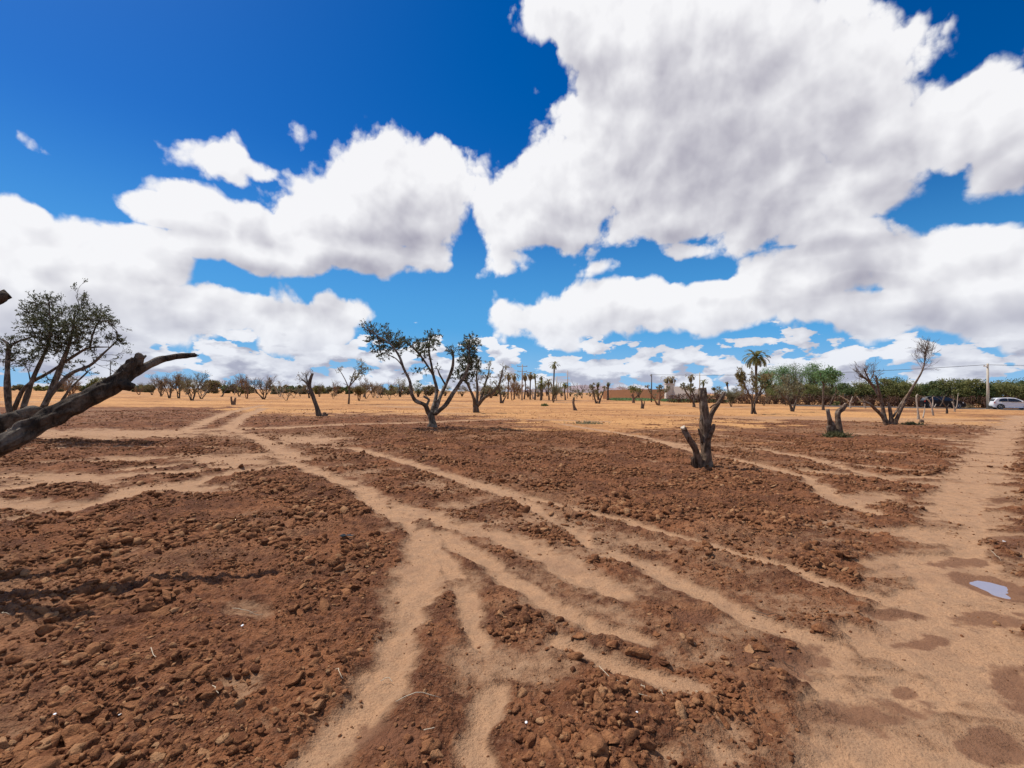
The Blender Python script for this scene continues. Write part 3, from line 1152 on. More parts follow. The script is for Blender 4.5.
# --- leafy olive behind it
z8 = conv(5.908, 0, 270)
cl = [(60, 440, 70, 34, -.3), (20, 540, 60, 18, .2), (90, 520, 50, 12, .4), (170, 250, 60, 26, .5), (230, 200, 55, 26, 0), (290, 190, 45, 20, -.4), (180, 330, 60, 26, -.5), (250, 300, 75, 50, .2),
      (320, 280, 70, 44, .6), (300, 380, 80, 58, -.3), (380, 360, 80, 58, .3), (440, 330, 60, 40, -.5), (250, 440, 75, 48, .5), (350, 450, 85, 60, 0), (440, 430, 70, 44, .5),
      (200, 520, 50, 26, -.2), (500, 400, 55, 22, .1), (520, 290, 60, 30, -.2), (590, 260, 50, 22, .3), (570, 320, 55, 26, .5), (640, 310, 45, 15, 0), (480, 230, 40, 12, .2),
      (690, 410, 34, 16, .2), (720, 425, 22, 8, .2), (420, 540, 50, 14, .6), (560, 500, 34, 8, .4), (280, 640, 30, 6, .2), (520, 600, 30, 6, .2), (150, 560, 35, 10, .5), (400, 620, 30, 6, .7)]
traced("olive_tree", "dark leafy olive tree with many twisting trunks behind the near cut limb", "tree", (130, 1000),
       [[(130, 1004, 34, 0), (62, 850, 26, -.2), (42, 700, 22, -.3), (45, 560, 19, -.3), (50, 450, 14, -.3), (15, 410, 9, -.3)],
        [(150, 1004, 32, 0), (130, 860, 26, .1), (160, 740, 22, .2), (205, 620, 18, .2), (255, 510, 14, .2), (300, 380, 10, .1), (290, 210, 4, 0)],
        [(170, 1004, 34, 0), (250, 830, 28, .2), (330, 650, 24, .3), (385, 500, 18, .3), (430, 360, 12, .3), (442, 240, 5, .3)],
        [(170, 990, 26, 0), (260, 800, 20, -.1), (400, 625, 16, 0), (530, 565, 12, .1), (620, 485, 9, .2), (695, 415, 5, .2)],
        [(80, 830, 18, .2), (150, 690, 15, .3), (300, 600, 13, .3), (450, 500, 11, .4), (530, 460, 9, .4), (645, 455, 4, .4)],
        [(530, 460, 9, .4), (555, 360, 7, .4), (600, 275, 4, .4)],
        [(48, 470, 9, -.3), (100, 425, 9, -.2), (210, 388, 6, 0)],
        [(300, 900, 18, .3), (400, 720, 10, .5), (520, 600, 6, .6)],
        [(430, 300, 6, .3), (470, 230, 4, .3), (447, 150, 2, .3)],
        [(110, 960, 30, .1), (10, 880, 22, .4), (-60, 760, 18, .5), (-90, 560, 14, .6)]],
       bark="bark", leaf="leaf_olive", cv_=z8, clusters=cl, twigs=[(5, .4, 6, .45, .4), (8, .3, 5, .4, .6), (2, .7, 5, .5, .4), (1, .7, 6, .5, .4), (3, .6, 5, .4, .3), (4, .6, 4, .3, .3)],
       twig_leaf=6, leafl=.07, leafw=.024, rk=.6, nk=2.1, rough=.4, sides=12)

# --- big half-leafy olive in the middle
z3 = conv(4.452, 290, 310)
clm = [(350, 75, 22, 10, .2), (375, 110, 30, 16, .1), (420, 105, 30, 16, -.2), (365, 135, 26, 12, .3), (400, 150, 34, 18, 0), (440, 140, 36, 22, .3), (480, 130, 34, 20, -.3), (470, 165, 36, 22, .2), (430, 180, 34, 18, -.2),
       (400, 190, 24, 10, .3), (510, 150, 32, 20, .4), (545, 160, 34, 20, 0), (570, 185, 28, 14, -.3), (590, 150, 24, 10, .2), (600, 210, 22, 8, 0), (625, 130, 34, 22, .2), (640, 150, 24, 14, -.2), (615, 170, 26, 14, .3),
       (410, 212, 16, 5, .1), (560, 270, 18, 6, .2), (605, 275, 14, 4, 0), (720, 180, 18, 7, 0), (655, 262, 12, 4, 0), (660, 110, 12, 4, .2),
       (800, 140, 36, 26, .2), (820, 165, 28, 18, .4), (785, 170, 34, 24, -.2), (795, 205, 40, 34, .1), (775, 235, 34, 26, .4), (815, 235, 32, 22, -.3), (800, 265, 42, 34, .2), (770, 290, 36, 26, 0), (745, 300, 26, 12, .2), (830, 250, 22, 10, .3), (790, 305, 30, 16, .3)]
traced("olive_tree", "half leafy olive tree on a short trunk, tallest in the middle of the field", "tree", (630, 528),
       [[(632, 532, 27, 0), (633, 500, 22, 0), (628, 470, 21, 0), (624, 450, 19, 0)],
        [(622, 462, 14, 0), (600, 425, 12, -.3), (560, 405, 11, -.6), (542, 365, 9, -.8), (530, 310, 8, -.9), (502, 250, 7, -1.0), (482, 200, 6, -.9), (445, 150, 5, -.8), (385, 112, 3.5, -.6), (345, 75, 2, -.5)],
        [(630, 458, 14, 0), (648, 400, 11, .3), (652, 345, 9, .4), (637, 285, 7, .5), (625, 220, 6, .5), (618, 160, 4, .4), (628, 120, 2.5, .4)],
        [(637, 290, 6, .5), (602, 232, 6, .3), (562, 182, 5, .1), (512, 140, 3, 0)],
        [(640, 458, 13, 0), (665, 395, 10, .5), (692, 335, 9, .8), (722, 258, 8, 1.0), (727, 205, 6, 1.0), (718, 172, 3.5, 1.0)],
        [(692, 332, 6, .8), (668, 292, 5, .7), (657, 262, 3, .7)],
        [(645, 462, 14, 0), (690, 425, 12, -.3), (728, 370, 12, -.5), (760, 318, 10, -.5), (790, 265, 9, -.4), (798, 200, 6, -.3), (795, 140, 4, -.2)],
        [(605, 430, 9, -.2), (618, 400, 8, -.1), (595, 385, 6, 0)],
        [(505, 255, 4, -1), (470, 215, 3, -1), (420, 195, 2, -1)]],
       bark="bark", leaf="leaf_olive", cv_=z3, clusters=clm, twigs=[(1, .7, 7, .4, .2), (2, .7, 5, .3, .2), (3, .5, 5, .35, .2), (4, .7, 5, .3, .3), (6, .6, 5, .3, .3), (1, .4, 3, .2, .2)], twig_leaf=3, leafl=.095, leafw=.038, nk=1.7, rk=.74, rough=.45)

# --- grey olive just right of it
clg = [(800, 290, 24, 7, .2), (830, 265, 24, 8, 0), (860, 285, 28, 9, .3), (885, 255, 16, 5, 0), (780, 320, 24, 6, -.2), (840, 320, 30, 8, .4), (895, 300, 22, 7, .2), (890, 345, 28, 20, -.2), (880, 365, 24, 16, 0), (815, 345, 26, 6, .3), (935, 340, 16, 4, .2)]
traced("olive_tree", "pale grey olive tree with forked limbs, right behind the tallest middle tree", "tree", (828, 458),
       [[(829, 462, 16, 0), (826, 425, 14, 0)], [(823, 432, 10, 0), (818, 395, 8, -.3), (793, 335, 6, -.5), (772, 285, 4, -.6)], [(828, 430, 10, 0), (835, 365, 8, .5), (830, 290, 4, .7), (838, 250, 2, .7)],
        [(832, 428, 11, 0), (868, 388, 9, -.2), (905, 366, 8, -.3), (930, 330, 5, -.3), (948, 262, 3, -.3)], [(850, 400, 8, 0), (865, 340, 6, .4), (882, 290, 4, .5), (888, 250, 2, .5)]],
       bark="bark_far", leaf="leaf_grey", cv_=z3, clusters=clg, rk=.8, twigs=[(1, .5, 6, .5, .3), (2, .5, 6, .5, .3), (3, .5, 6, .5, .3), (4, .5, 5, .5, .3)], twig_leaf=3, leafl=.12, leafw=.05, nk=1.7, cluster_twig=False)

# --- cut stump right of centre
z5 = conv(5.4875, 640, 340)
traced("cut_tree_stump", "tall dark stump with stubbed arms, nearest stump in the tilled soil", "stump", (355, 702),
       [[(352, 708, 44, 0), (358, 640, 34, 0), (362, 560, 31, 0), (356, 430, 27, 0), (347, 340, 25, 0), (341, 300, 27, 0), (338, 262, 21, 0)],
        [(372, 470, 18, 0), (398, 392, 14, .1), (438, 335, 12, .15), (462, 290, 11, .2)],
        [(325, 702, 26, -.05), (308, 610, 21, -.15), (272, 545, 18, -.25), (236, 480, 14, -.3)],
        [(372, 540, 18, -.05), (398, 490, 14, -.12), (405, 462, 9, -.15)],
        [(345, 560, 12, 0), (330, 515, 9, -.05), (318, 485, 4, -.08)],
        [(385, 372, 5, 0), (405, 355, 4, 0), (424, 352, 2, 0)],
        [(300, 705, 14, -.1), (290, 660, 12, -.2), (285, 640, 6, -.2)],
        [(318, 300, 8, 0), (322, 320, 10, 0), (330, 340, 8, 0)]],
       bark="bark_dark", cv_=z5, rough=.6, sides=30, rk=.80, ends=[(235, 479, 13, -.3, -.6, -.3, .8), (463, 289, 10, .2, .4, -.2, .8)])
# --- smaller double stump
z6 = conv(4.197, 780, 330)
traced("cut_tree_stump", "short dark double stump with green weeds round its foot", "stump", (237, 446),
       [[(246, 448, 17, 0), (244, 400, 12, 0), (243, 350, 10.5, 0), (262, 330, 9.5, .05), (277, 312, 8.5, .1)],
        [(226, 448, 19, 0), (216, 405, 14, -.05), (208, 375, 9, -.1), (200, 332, 6.5, -.15)],
        [(228, 420, 7, -.05), (222, 385, 5, -.1)],
        [(210, 425, 9, -.1), (204, 402, 8, -.1)]],
       bark="bark_dark", cv_=z6, rough=.5, sides=20, rk=.92, ends=[(278, 311, 8, .1, .6, -.2, .8)])


def weeds(label, px, py, rad_m, n, L=.18, cat="weeds", leaf="weed"):
    p = bp(px, py)
    root = empty("weed_tuft", p)
    tag(root, label, cat)
    t = TB()
    for k in range(n):
        a, r_ = rng.uniform(0, 6.28), rad_m * abs(rng.normal(0, .5))
        q = p + np.array([math.cos(a) * r_, math.sin(a) * r_ * .7, .03])
        t.leaves(np.repeat(q[None], 5, 0), rng.normal(0, .6, (5, 3)) + np.array([0, 0, .8]), L * rng.uniform(.4, 1.5), L * .18)
    v = np.concatenate(t.lv)
    mesh_obj("leaves", v, np.arange(len(v)).reshape(-1, 4), M[leaf], root)


weeds("low green weeds growing round the foot of the short double stump", 836, 437, .42, 260)
weeds("low grey green weed patch in the far soil left of the tall stump", 588, 424, 1.0, 150, .14, leaf="leaf_grey")
weeds("small dark green tuft on the dry orange soil left of the curved stump", 545, 406, .35, 160, .25, leaf="leaf_hedge2")
weeds("dark weed tuft on the soil right of the forked dead tree", 911, 426, .5, 160, .16, leaf="leaf_olive")

# --- dead forked tree at right
z7 = conv(10.24, 840, 360)
traced("dead_tree", "large bare forked tree with one long twiggy limb leaning right", "tree", (500, 668),
       [[(485, 680, 34, 0), (440, 585, 25, 0), (370, 510, 20, -.2), (300, 450, 16, -.4), (220, 425, 9, -.6)],
        [(470, 640, 26, 0), (452, 560, 24, .1), (425, 440, 22, .2), (380, 330, 19, .3), (325, 250, 16, .4), (260, 190, 13, .5), (190, 160, 9, .6)],
        [(325, 250, 14, .4), (285, 180, 10, .2), (260, 130, 8, .1), (245, 85, 4, 0)],
        [(425, 450, 20, .2), (402, 330, 17, 0), (380, 240, 14, -.1), (365, 160, 11, -.2)],
        [(525, 675, 30, 0), (522, 570, 24, 0), (505, 480, 18, 0), (500, 440, 12, 0)],
        [(550, 670, 28, 0), (600, 560, 21, -.3), (680, 400, 18, -.5), (740, 285, 15, -.7), (800, 190, 12, -.9), (848, 95, 10, -1.0), (868, 0, 6, -1.0), (872, -110, 2.5, -1.0)],
        [(545, 580, 15, 0), (620, 455, 13, .3), (685, 355, 9, .5)],
        [(300, 220, 9, .4), (340, 150, 6, .6), (350, 100, 3, .7)]],
       bark="bark_dark", cv_=z7, rough=.3, sides=10, rk=.74,
       twigs=[(5, .70, 24, .55, .55), (5, .86, 22, .42, .8), (1, .8, 16, .42, .3), (2, .4, 12, .4, .5), (3, .6, 9, .35, .5), (7, .3, 9, .35, .5)], twig_leaf=0)

# --- leaning dead trunk at left
traced("dead_tree", "thin leaning dead trunk with a sawn top left of the middle tree", "tree", (128, 470),
       [[(130, 474, 11, 0), (118, 430, 9, 0), (97, 372, 8.5, 0), (86, 335, 8, 0), (94, 300, 6.5, 0), (101, 282, 5, 0)],
        [(90, 345, 6, 0), (70, 322, 4, .2), (52, 308, 3, .3)], [(78, 330, 4, 0), (74, 300, 2.5, .1), (70, 285, 1.5, .1)],
        [(86, 372, 6, 0), (80, 362, 4, .1)]],
       bark="bark_far", leaf="leaf_dry", cv_=z3, rough=.2, sides=9, twigs=[(1, .5, 7, .35, .4), (2, .4, 4, .25, .5)], twig_leaf=1, leafl=.1, leafw=.04)
traced("cut_tree_stump", "small round dark stump beside the thin leaning dead trunk", "stump", (153, 473), [[(150, 476, 9, 0), (152, 466, 9, 0), (155, 456, 6, 0)], [(160, 474, 7, 0), (163, 462, 5, .1)]], bark="bark_dark", cv_=z3, rough=.4, sides=10)
traced("cut_tree_stump", "small two pronged dark stump in the orange field at left", "stump", (233, 405), [[(233, 405, 1.3, 0), (231.6, 401, 1.0, 0), (231.2, 396.5, .8, 0)], [(234, 405, 1.3, 0), (234.8, 400, .9, 0), (235.6, 397.6, .8, 0)]], bark="bark_dark", rough=.3, sides=8)
traced("cut_tree_stump", "dark curved knee high stump alone on the orange soil in the middle", "stump", (575, 411), [[(575.5, 411.5, 1.7, 0), (574, 407, 1.3, 0), (573.4, 402, 1.2, 0), (574, 398, 1.1, 0)]], bark="bark_dark", leaf="leaf_grey", rough=.25, sides=9, clusters=[(575, 396.5, 2.6, 8, 0)], leafl=.14, leafw=.06)
traced("cut_tree_stump", "thin pale forked stump on the orange soil left of the grey wall", "stump", (642, 409), [[(642, 409, 1.2, 0), (642, 404, .9, 0), (641.4, 399, .6, 0)], [(643, 409, .8, 0), (644, 404, .6, 0), (644.5, 401, .4, 0)]], bark="bark_far", rough=.2, sides=7)
traced("dead_tree", "tall pale bleached dead stem left of the black car", "tree", (918, 419),
       [[(918.5, 421, 1.6, 0), (918, 412, 1.2, 0), (916.8, 403, 1.0, 0), (916.5, 396, 1.0, 0), (918, 394.5, .6, 0)], [(923, 418, .9, 0), (924.5, 410, .7, .2), (925, 404, .4, .2)]], bark="bark_pale", rough=.25, sides=8, rk=.68)
traced("cut_tree_stump", "tiny dark stump at the foot of the tall pale bleached dead stem", "stump", (921.5, 422), [[(920.5, 422, 1.5, 0), (921, 419.5, 1.1, 0)], [(922.5, 422, 1.2, 0), (923.2, 420, .8, 0)]], bark="bark_dark", rough=.3, sides=8)
for lab, limbs_, bk in (
    ("bare pale forked dead tree in front of the rear of the black car", [[(933.5, 415.5, 1.3, 0), (931.8, 408, 1.1, 0), (930, 402, .9, 0), (927.5, 399, .7, 0)], [(932, 409, .9, 0), (933, 402, .8, .2), (932.5, 397.5, .6, .2)], [(934, 408, .8, 0), (936, 404, .6, 0)]], "bark_pale"),
    ("dark forked dead tree in front of the middle of the black car", [[(947, 414, 1.5, 0), (946.5, 408, 1.1, 0), (943, 402, .9, 0), (944.5, 396, .7, 0)], [(946.5, 409, .9, 0), (949, 404, .7, 0)], [(940, 406.5, .9, .1), (942.5, 402, .7, .1), (945, 396, .4, .1)]], "bark_far"),
    ("small forked dead tree in front of the bonnet of the black car", [[(955, 412, 1.1, 0), (954, 407, .9, 0), (952, 402, .6, 0)], [(955, 410, .8, 0), (957, 405, .6, 0), (957.8, 396, .5, 0), (958.5, 393, .3, 0)]], "bark_pale")):
    traced("dead_tree", lab, "tree", limbs_[0][0][:2], limbs_, bark=bk, rough=.25, sides=7, rk=.62, group="dead trees before the black car", twigs=[(0, .5, 3, .5, .4)])
weeds("pile of pale cut brushwood beside the front of the black car", 966, 408, 1.0, 220, .5, "brushwood", "leaf_dry")

# --- dry bushy trees in the left distance
dl = "dry bushy trees in the left distance"
dry_tree("dry_tree", "red brown leafless bush seen under the leafy olive at the left", "tree", 70, 399.5, 371, bark="bark_red", leaf="leaf_dry", stems=5, leaf_n=2)
dry_tree("dry_tree", "leftmost and smallest dry bush of the left row, past the cut limb's tip", "tree", 152, 395.0, 378, stems=4, leaf="leaf_drygreen", group=dl, leaf_n=4)
dry_tree("dry_tree", "second dry bushy tree from the left of the left row", "tree", 161, 396.4, 373.5, stems=4, leaf="leaf_dry", group=dl, leaf_n=4)
dry_tree("dry_tree", "dark stemmed dry tree third in the left row", "tree", 169.5, 398.2, 372, stems=3, leaf="leaf_dry", group=dl, leaf_n=4)
dry_tree("dry_tree", "fourth dry tree in the left row, full tan crown", "tree", 179, 398.3, 371, stems=3, leaf="leaf_dry", group=dl, leaf_n=6)
dry_tree("dry_tree", "largest and last dry tree of the left row, twigs spreading right", "tree", 192, 400.3, 369.5, stems=4, leaf="leaf_drygreen", group=dl, spread=.6, leaf_n=4)
dry_tree("dry_tree", "bare pale twiggy tree right beside the left row's largest", "tree", 201, 399, 370.5, stems=3, leaf="leaf_dry", group=dl, leaf_n=.3)
dry_tree("dry_tree", "thin lone stem with a small crown in the left distance", "tree", 221.5, 396.5, 379, stems=1, levels=3, leaf="leaf_dry")
dl2 = "spiky dry trees left of the leaning trunk"
dry_tree("dry_tree", "spiky dry tree with upright limbs behind the two pronged stump", "tree", 239, 396.5, 374.5, stems=3, leaf="leaf_dry", group=dl2, leaf_n=1.5)
dry_tree("dry_tree", "spiky red tinted dry tree between two others left of the leaning trunk", "tree", 247, 398.4, 372, stems=3, bark="bark_red", leaf="leaf_dry", group=dl2, leaf_n=2)
dry_tree("dry_tree", "wide spiky dry tree with fanned twigs left of the leaning trunk", "tree", 263.5, 399.3, 373, stems=5, leaf="leaf_dry", group=dl2, spread=.75, leaf_n=1.6)
dry_tree("dry_tree", "low V shaped dead tree with a dark upright stub, left of the leaning trunk", "tree", 286.5, 400.5, 385, stems=3, levels=3, leaf_n=.3, spread=.9)
dry_tree("dry_tree", "tiny dead bush just left of the leaning dead trunk", "tree", 294, 398, 387, stems=3, levels=3, leaf_n=.5)
dry_tree("dry_tree", "low dry bush close behind the leaning dead trunk", "tree", 309, 398.2, 379, stems=3, levels=3, leaf="leaf_dry", leaf_n=5)

z6b = conv(10.24, 320, 350)
traced("dead_tree", "slender tree with one long bare limb leaning left, left of the tallest tree", "tree", (292, 555),
       [[(292, 560, 9, 0), (298, 480, 8, 0), (302, 410, 8, 0), (310, 350, 7, 0), (330, 290, 6, .2), (345, 235, 4, .4)], [(298, 400, 5, 0), (265, 320, 4.5, -.3), (225, 245, 3.5, -.5), (180, 175, 2, -.7)],
        [(312, 360, 6, 0), (370, 290, 5, .2), (410, 220, 4, .3), (430, 165, 3, .3)], [(295, 415, 5, 0), (285, 370, 4, .3), (240, 340, 2, .4)], [(395, 250, 4, .2), (450, 215, 3, 0), (470, 205, 2, 0)]],
       bark="bark_far", leaf="leaf_grey", cv_=z6b, rough=.15, sides=7, twigs=[(0, .6, 7, .6, .4), (2, .4, 10, .6, .4), (4, .3, 4, .4, .4), (1, .6, 4, .4, .3)], twig_leaf=2, leafl=.16, leafw=.07,
       clusters=[(385, 285, 45, 14, 0), (425, 240, 40, 14, 0), (430, 190, 30, 9, 0), (350, 290, 30, 6, 0)], nk=1.7, cluster_twig=False)
dry_tree("dry_tree", "tan bushy tree right behind the slender leaning limb tree", "tree", 359, 400.8, 384.5, stems=4, leaf="leaf_drygreen", leaf_n=9, bark="bark_red")
dry_tree("dry_tree", "pale grey dry tree with a fuzzy crown left of the tallest tree's long limb", "tree", 366, 398.6, 376.5, stems=4, leaf="leaf_dry", leaf_n=5)
dry_tree("dry_tree", "thin pale dry tree, last before the tallest tree's long left limb", "tree", 373.5, 397.4, 379, stems=3, leaf="leaf_dry", leaf_n=4)
dry_tree("dry_tree", "tiny green topped bush below the tallest tree's long left limb", "tree", 389.3, 399.6, 387, stems=2, levels=3, leaf="leaf_drygreen", leaf_n=8)
dry_tree("dry_tree", "low pale bush in the far field behind the slender leaning limb tree", "tree", 333, 398.6, 391.5, stems=3, levels=3, leaf="leaf_dry", leaf_n=2)
bushy("broadleaf_tree", "grey green round tree seen behind the tallest tree's left limb", "tree", 400, 397, 376, 7, leaf="leaf_grey", nclump=18, nleaf=50)
bushy("broadleaf_tree", "dark green tree seen through the fork of the tallest tree", "tree", 418, 397, 380, 6, leaf="leaf_hedge2", nclump=18, nleaf=60)
bushy("shrub", "dark bush behind the tallest tree's right hand limb", "shrub", 445, 396, 384, 6, leaf="leaf_hedge", nclump=14, nleaf=50)
bushy("shrub", "tan bush in the distance right of the tallest tree's trunk", "shrub", 462, 396.5, 385, 6, leaf="leaf_drygreen", nclump=14, nleaf=50)

# --- middle distance
z1b = conv(10.24, 480, 350)
traced("dead_tree", "small tree with one tall dark limb right of the pale grey olive", "tree", (218, 548),
       [[(215, 552, 11, 0), (210, 470, 10, 0), (195, 390, 8, 0), (205, 330, 8, 0), (225, 240, 7, .2), (242, 165, 4, .3)], [(225, 552, 10, 0), (245, 510, 8, .1), (268, 470, 5, .2)], [(200, 400, 6, 0), (165, 360, 4, -.2), (150, 330, 3, -.3)], [(205, 380, 6, 0), (225, 400, 4, .2)]],
       bark="bark_far", leaf="leaf_drygreen", cv_=z1b, rough=.2, sides=8, twigs=[(0, .5, 12, .6, .3), (1, .5, 4, .4, .4), (2, .4, 5, .4, .4)], twig_leaf=2, leafl=.16, leafw=.07, clusters=[(200, 400, 35, 12, 0), (225, 230, 18, 5, 0)], nk=1.7, cluster_twig=False)
pg = "shaggy palms around the tall twin arm pole"
palm("left one of two shaggy tan palms left of the twin arm pole", 508.5, 374.5, 100, crown_px=6.5, leaf="palm_dry", shaggy=True, group=pg)
palm("right one of two shaggy tan palms left of the twin arm pole", 514.5, 375.5, 98, crown_px=6.5, leaf="palm_dry", shaggy=True, group=pg)
palm("shaggy palm standing close on the right of the twin arm pole", 525, 375, 100, crown_px=6.5, leaf="palm_dry", shaggy=True, group=pg)
palm("taller shaggy palm, second to the right of the twin arm pole", 530.5, 374, 98, crown_px=6.5, leaf="palm_dry", shaggy=True, group=pg)
palm("slim palm with a small tuft, third to the right of the twin arm pole", 535, 376, 96, crown_px=4.5, leaf="palm", group=pg, nf=16, tr=.14)
palm("slim short palm midway between the twin arm pole and the tall palm", 541.5, 377.5, 96, crown_px=4, leaf="palm", group=pg, nf=14, tr=.14)
palm("low full palm with golden fronds left of the tall middle palm", 541, 384, 92, crown_px=8, leaf="palm", group=pg)
palm("low bushy palm touching the tall middle palm's left side", 548.5, 382, 94, crown_px=7, leaf="palm_dry", group=pg)
palm("tall slim palm with an open crown in the middle distance", 554.5, 365, 92, crown_px=6.4, leaf="palm", nf=17, droop=.6, tr=.14)
palm("low dark palm right of the tall slim middle palm", 565, 384.5, 95, crown_px=6, leaf="palm", nf=16)
dry_tree("dry_tree", "grey twiggy dry tree in front of the shaggy palms", "tree", 512, 400.2, 379, stems=3, leaf="leaf_dry", leaf_n=5, bark="bark_red")
dry_tree("dry_tree", "pale round dry tree in front of the tall slim middle palm", "tree", 553.3, 402.8, 381.5, stems=4, leaf="leaf_grey", leaf_n=5)
dry_tree("dry_tree", "reddish dry bush behind the shaggy palms' grey tree", "tree", 519, 398.6, 386, stems=3, levels=3, leaf="leaf_drygreen", leaf_n=6, bark="bark_red")
bushy("shrub", "dense green bush at the feet of the palms", "shrub", 539, 395.2, 386.5, 6, leaf="leaf_hedge2", nclump=16, nleaf=60)
bushy("shrub", "dry tan mound of brush before the green bush under the palms", "shrub", 538, 397.2, 391.5, 6, leaf="leaf_dry", nclump=12, nleaf=50)
bushy("shrub", "grey green bush right of the tall slim palm", "shrub", 562, 396, 385.5, 6, leaf="leaf_hedge", nclump=14, nleaf=60)
bushy("shrub", "long low green bush left of the V shaped pruned tree", "shrub", 580, 395.6, 387.5, 9, leaf="leaf_hedge2", nclump=18, nleaf=60)

for (px, py, top, hw, lf, lab) in (
        (504, 397, 384, 5, "leaf_grey", "grey bush under the left shaggy palms"), (517, 396.5, 382, 6, "leaf_dry", "tan bush left of the twin arm pole's foot"),
        (528, 397.5, 386, 5, "leaf_brown", "dark brown bush at the foot of the twin arm pole"), (547, 396, 380, 6, "leaf_drygreen", "golden bush left of the tall slim palm's foot"),
        (570, 396.5, 386, 6, "leaf_grey", "pale grey bush behind the curved stump"), (491, 397, 385, 6, "leaf_hedge", "dull green bush behind the pale grey olive"), (590, 396.5, 388.5, 7, "leaf_hedge", "low green bush right behind the V shaped pruned tree")):
    bushy("shrub", lab, "shrub", px, py, top, hw, leaf=lf, nclump=14, nleaf=45)
z2b = conv(10.24, 580, 350)
traced("pruned_tree", "V shaped pruned tree with tufted ends left of the orange wall", "tree", (180, 548),
       [[(168, 552, 9, 0), (155, 510, 8, 0), (140, 450, 7, -.2), (128, 370, 5, -.3)], [(192, 552, 9, 0), (210, 500, 8, 0), (235, 440, 6, .2), (255, 385, 4, .3)], [(175, 550, 6, 0), (180, 520, 4, 0)]],
       bark="bark_far", leaf="leaf_drygreen", cv_=z2b, sides=8, clusters=[(128, 390, 26, 12, -.3), (115, 370, 16, 6, -.3), (255, 390, 16, 8, .3), (185, 440, 40, 20, .4), (160, 430, 20, 8, .2), (140, 350, 12, 4, -.3)], leafl=.2, leafw=.09, nk=1.7, cluster_twig=False)
traced("pruned_tree", "pruned tree with a green ball crown in front of the orange wall", "tree", (545, 542),
       [[(548, 546, 13, 0), (545, 500, 11, 0), (540, 450, 8, 0)], [(545, 500, 8, 0), (580, 480, 7, 0), (605, 430, 5, .2), (615, 405, 3, .2)], [(545, 480, 6, 0), (520, 460, 4, -.2)]],
       bark="bark_dark", leaf="leaf_hedge", cv_=z2b, sides=8, clusters=[(545, 410, 36, 26, 0), (520, 390, 24, 12, .2), (565, 400, 26, 14, -.2), (608, 415, 18, 12, .2)], leafl=.2, leafw=.09, nk=1.7, cluster_twig=False)
traced("pruned_tree", "pruned tree with three tufted limbs before the pillar of the grey wall", "tree", (800, 565),
       [[(803, 570, 12, 0), (810, 520, 10, 0), (818, 450, 10, 0), (812, 380, 6, 0)], [(795, 568, 9, 0), (765, 510, 7, -.3), (715, 430, 6, -.5), (688, 360, 4, -.6)], [(812, 520, 8, 0), (850, 460, 6, .3), (890, 410, 5, .4), (915, 375, 3, .4)]],
       bark="bark_red", leaf="leaf_grey", cv_=z2b, sides=8, clusters=[(815, 380, 28, 14, 0), (825, 430, 22, 8, 0), (690, 370, 14, 6, -.6), (720, 420, 16, 5, -.5), (885, 405, 26, 12, .4), (905, 390, 16, 6, .4), (770, 470, 20, 4, -.2)], leafl=.2, leafw=.09, nk=1.7, cluster_twig=False)
z3b = conv(10.24, 660, 350)
traced("pruned_tree", "pale leaning pruned tree with tufted ends just left of the tall dark stump", "tree", (345, 590),
       [[(348, 594, 13, 0), (342, 540, 11, 0), (300, 480, 8, -.3), (262, 420, 7, -.5), (235, 375, 4, -.6)], [(345, 545, 9, 0), (352, 480, 8, .2), (325, 420, 7, .3), (315, 370, 4, .4)]],
       bark="bark_far", leaf="leaf_grey", cv_=z3b, sides=8, clusters=[(235, 370, 26, 14, -.6), (255, 400, 26, 12, -.5), (320, 375, 34, 20, .4), (330, 420, 24, 10, .4), (300, 400, 18, 6, 0)], leafl=.18, leafw=.08, nk=1.7, cluster_twig=False)
dry_tree("dry_tree", "pale rounded dry tree right of the tall dark stump", "tree", 731, 406.4, 385.5, stems=4, leaf="leaf_grey", leaf_n=8)
bushy("shrub", "olive green tufted bush behind the tall dark stump's right arm", "shrub", 717, 401, 385, 6, leaf="leaf_drygreen", nclump=14, nleaf=50)
bushy("shrub", "low bush seen between the tall stump and its right arm", "shrub", 708, 400, 394.5, 5, leaf="leaf_hedge", nclump=10, nleaf=50)
bushy("shrub", "tan bush left of the V trunk tree below the tall palm", "shrub", 741, 402, 390, 7, leaf="leaf_dry", nclump=14, nleaf=50)
z5b = conv(8.53, 740, 340)
traced("pruned_tree", "twin trunk tree with a high leafy tuft at left, below the tall palm", "tree", (118, 632),
       [[(102, 632, 9, 0), (104, 580, 8, 0), (98, 510, 8, -.1), (60, 430, 6, -.4), (30, 370, 5, -.6), (5, 310, 3, -.7)], [(135, 636, 10, 0), (122, 590, 8, 0), (128, 530, 8, .2), (160, 470, 7, .3), (185, 410, 5, .3), (190, 360, 3, .3)], [(100, 520, 6, 0), (110, 450, 5, .3), (120, 390, 3, .4)], [(150, 490, 5, .2), (200, 440, 4, 0), (220, 380, 3, 0)]],
       bark="bark_far", leaf="leaf_drygreen", cv_=z5b, sides=8, clusters=[(10, 320, 30, 18, -.7), (0, 295, 22, 12, -.7), (25, 345, 18, 8, -.6)], twigs=[(1, .5, 8, .7, .3), (2, .3, 10, .7, .3), (3, .3, 8, .7, .3), (0, .5, 6, .6, .3)], twig_leaf=4, leafl=.18, leafw=.08, nk=1.7, cluster_twig=False)
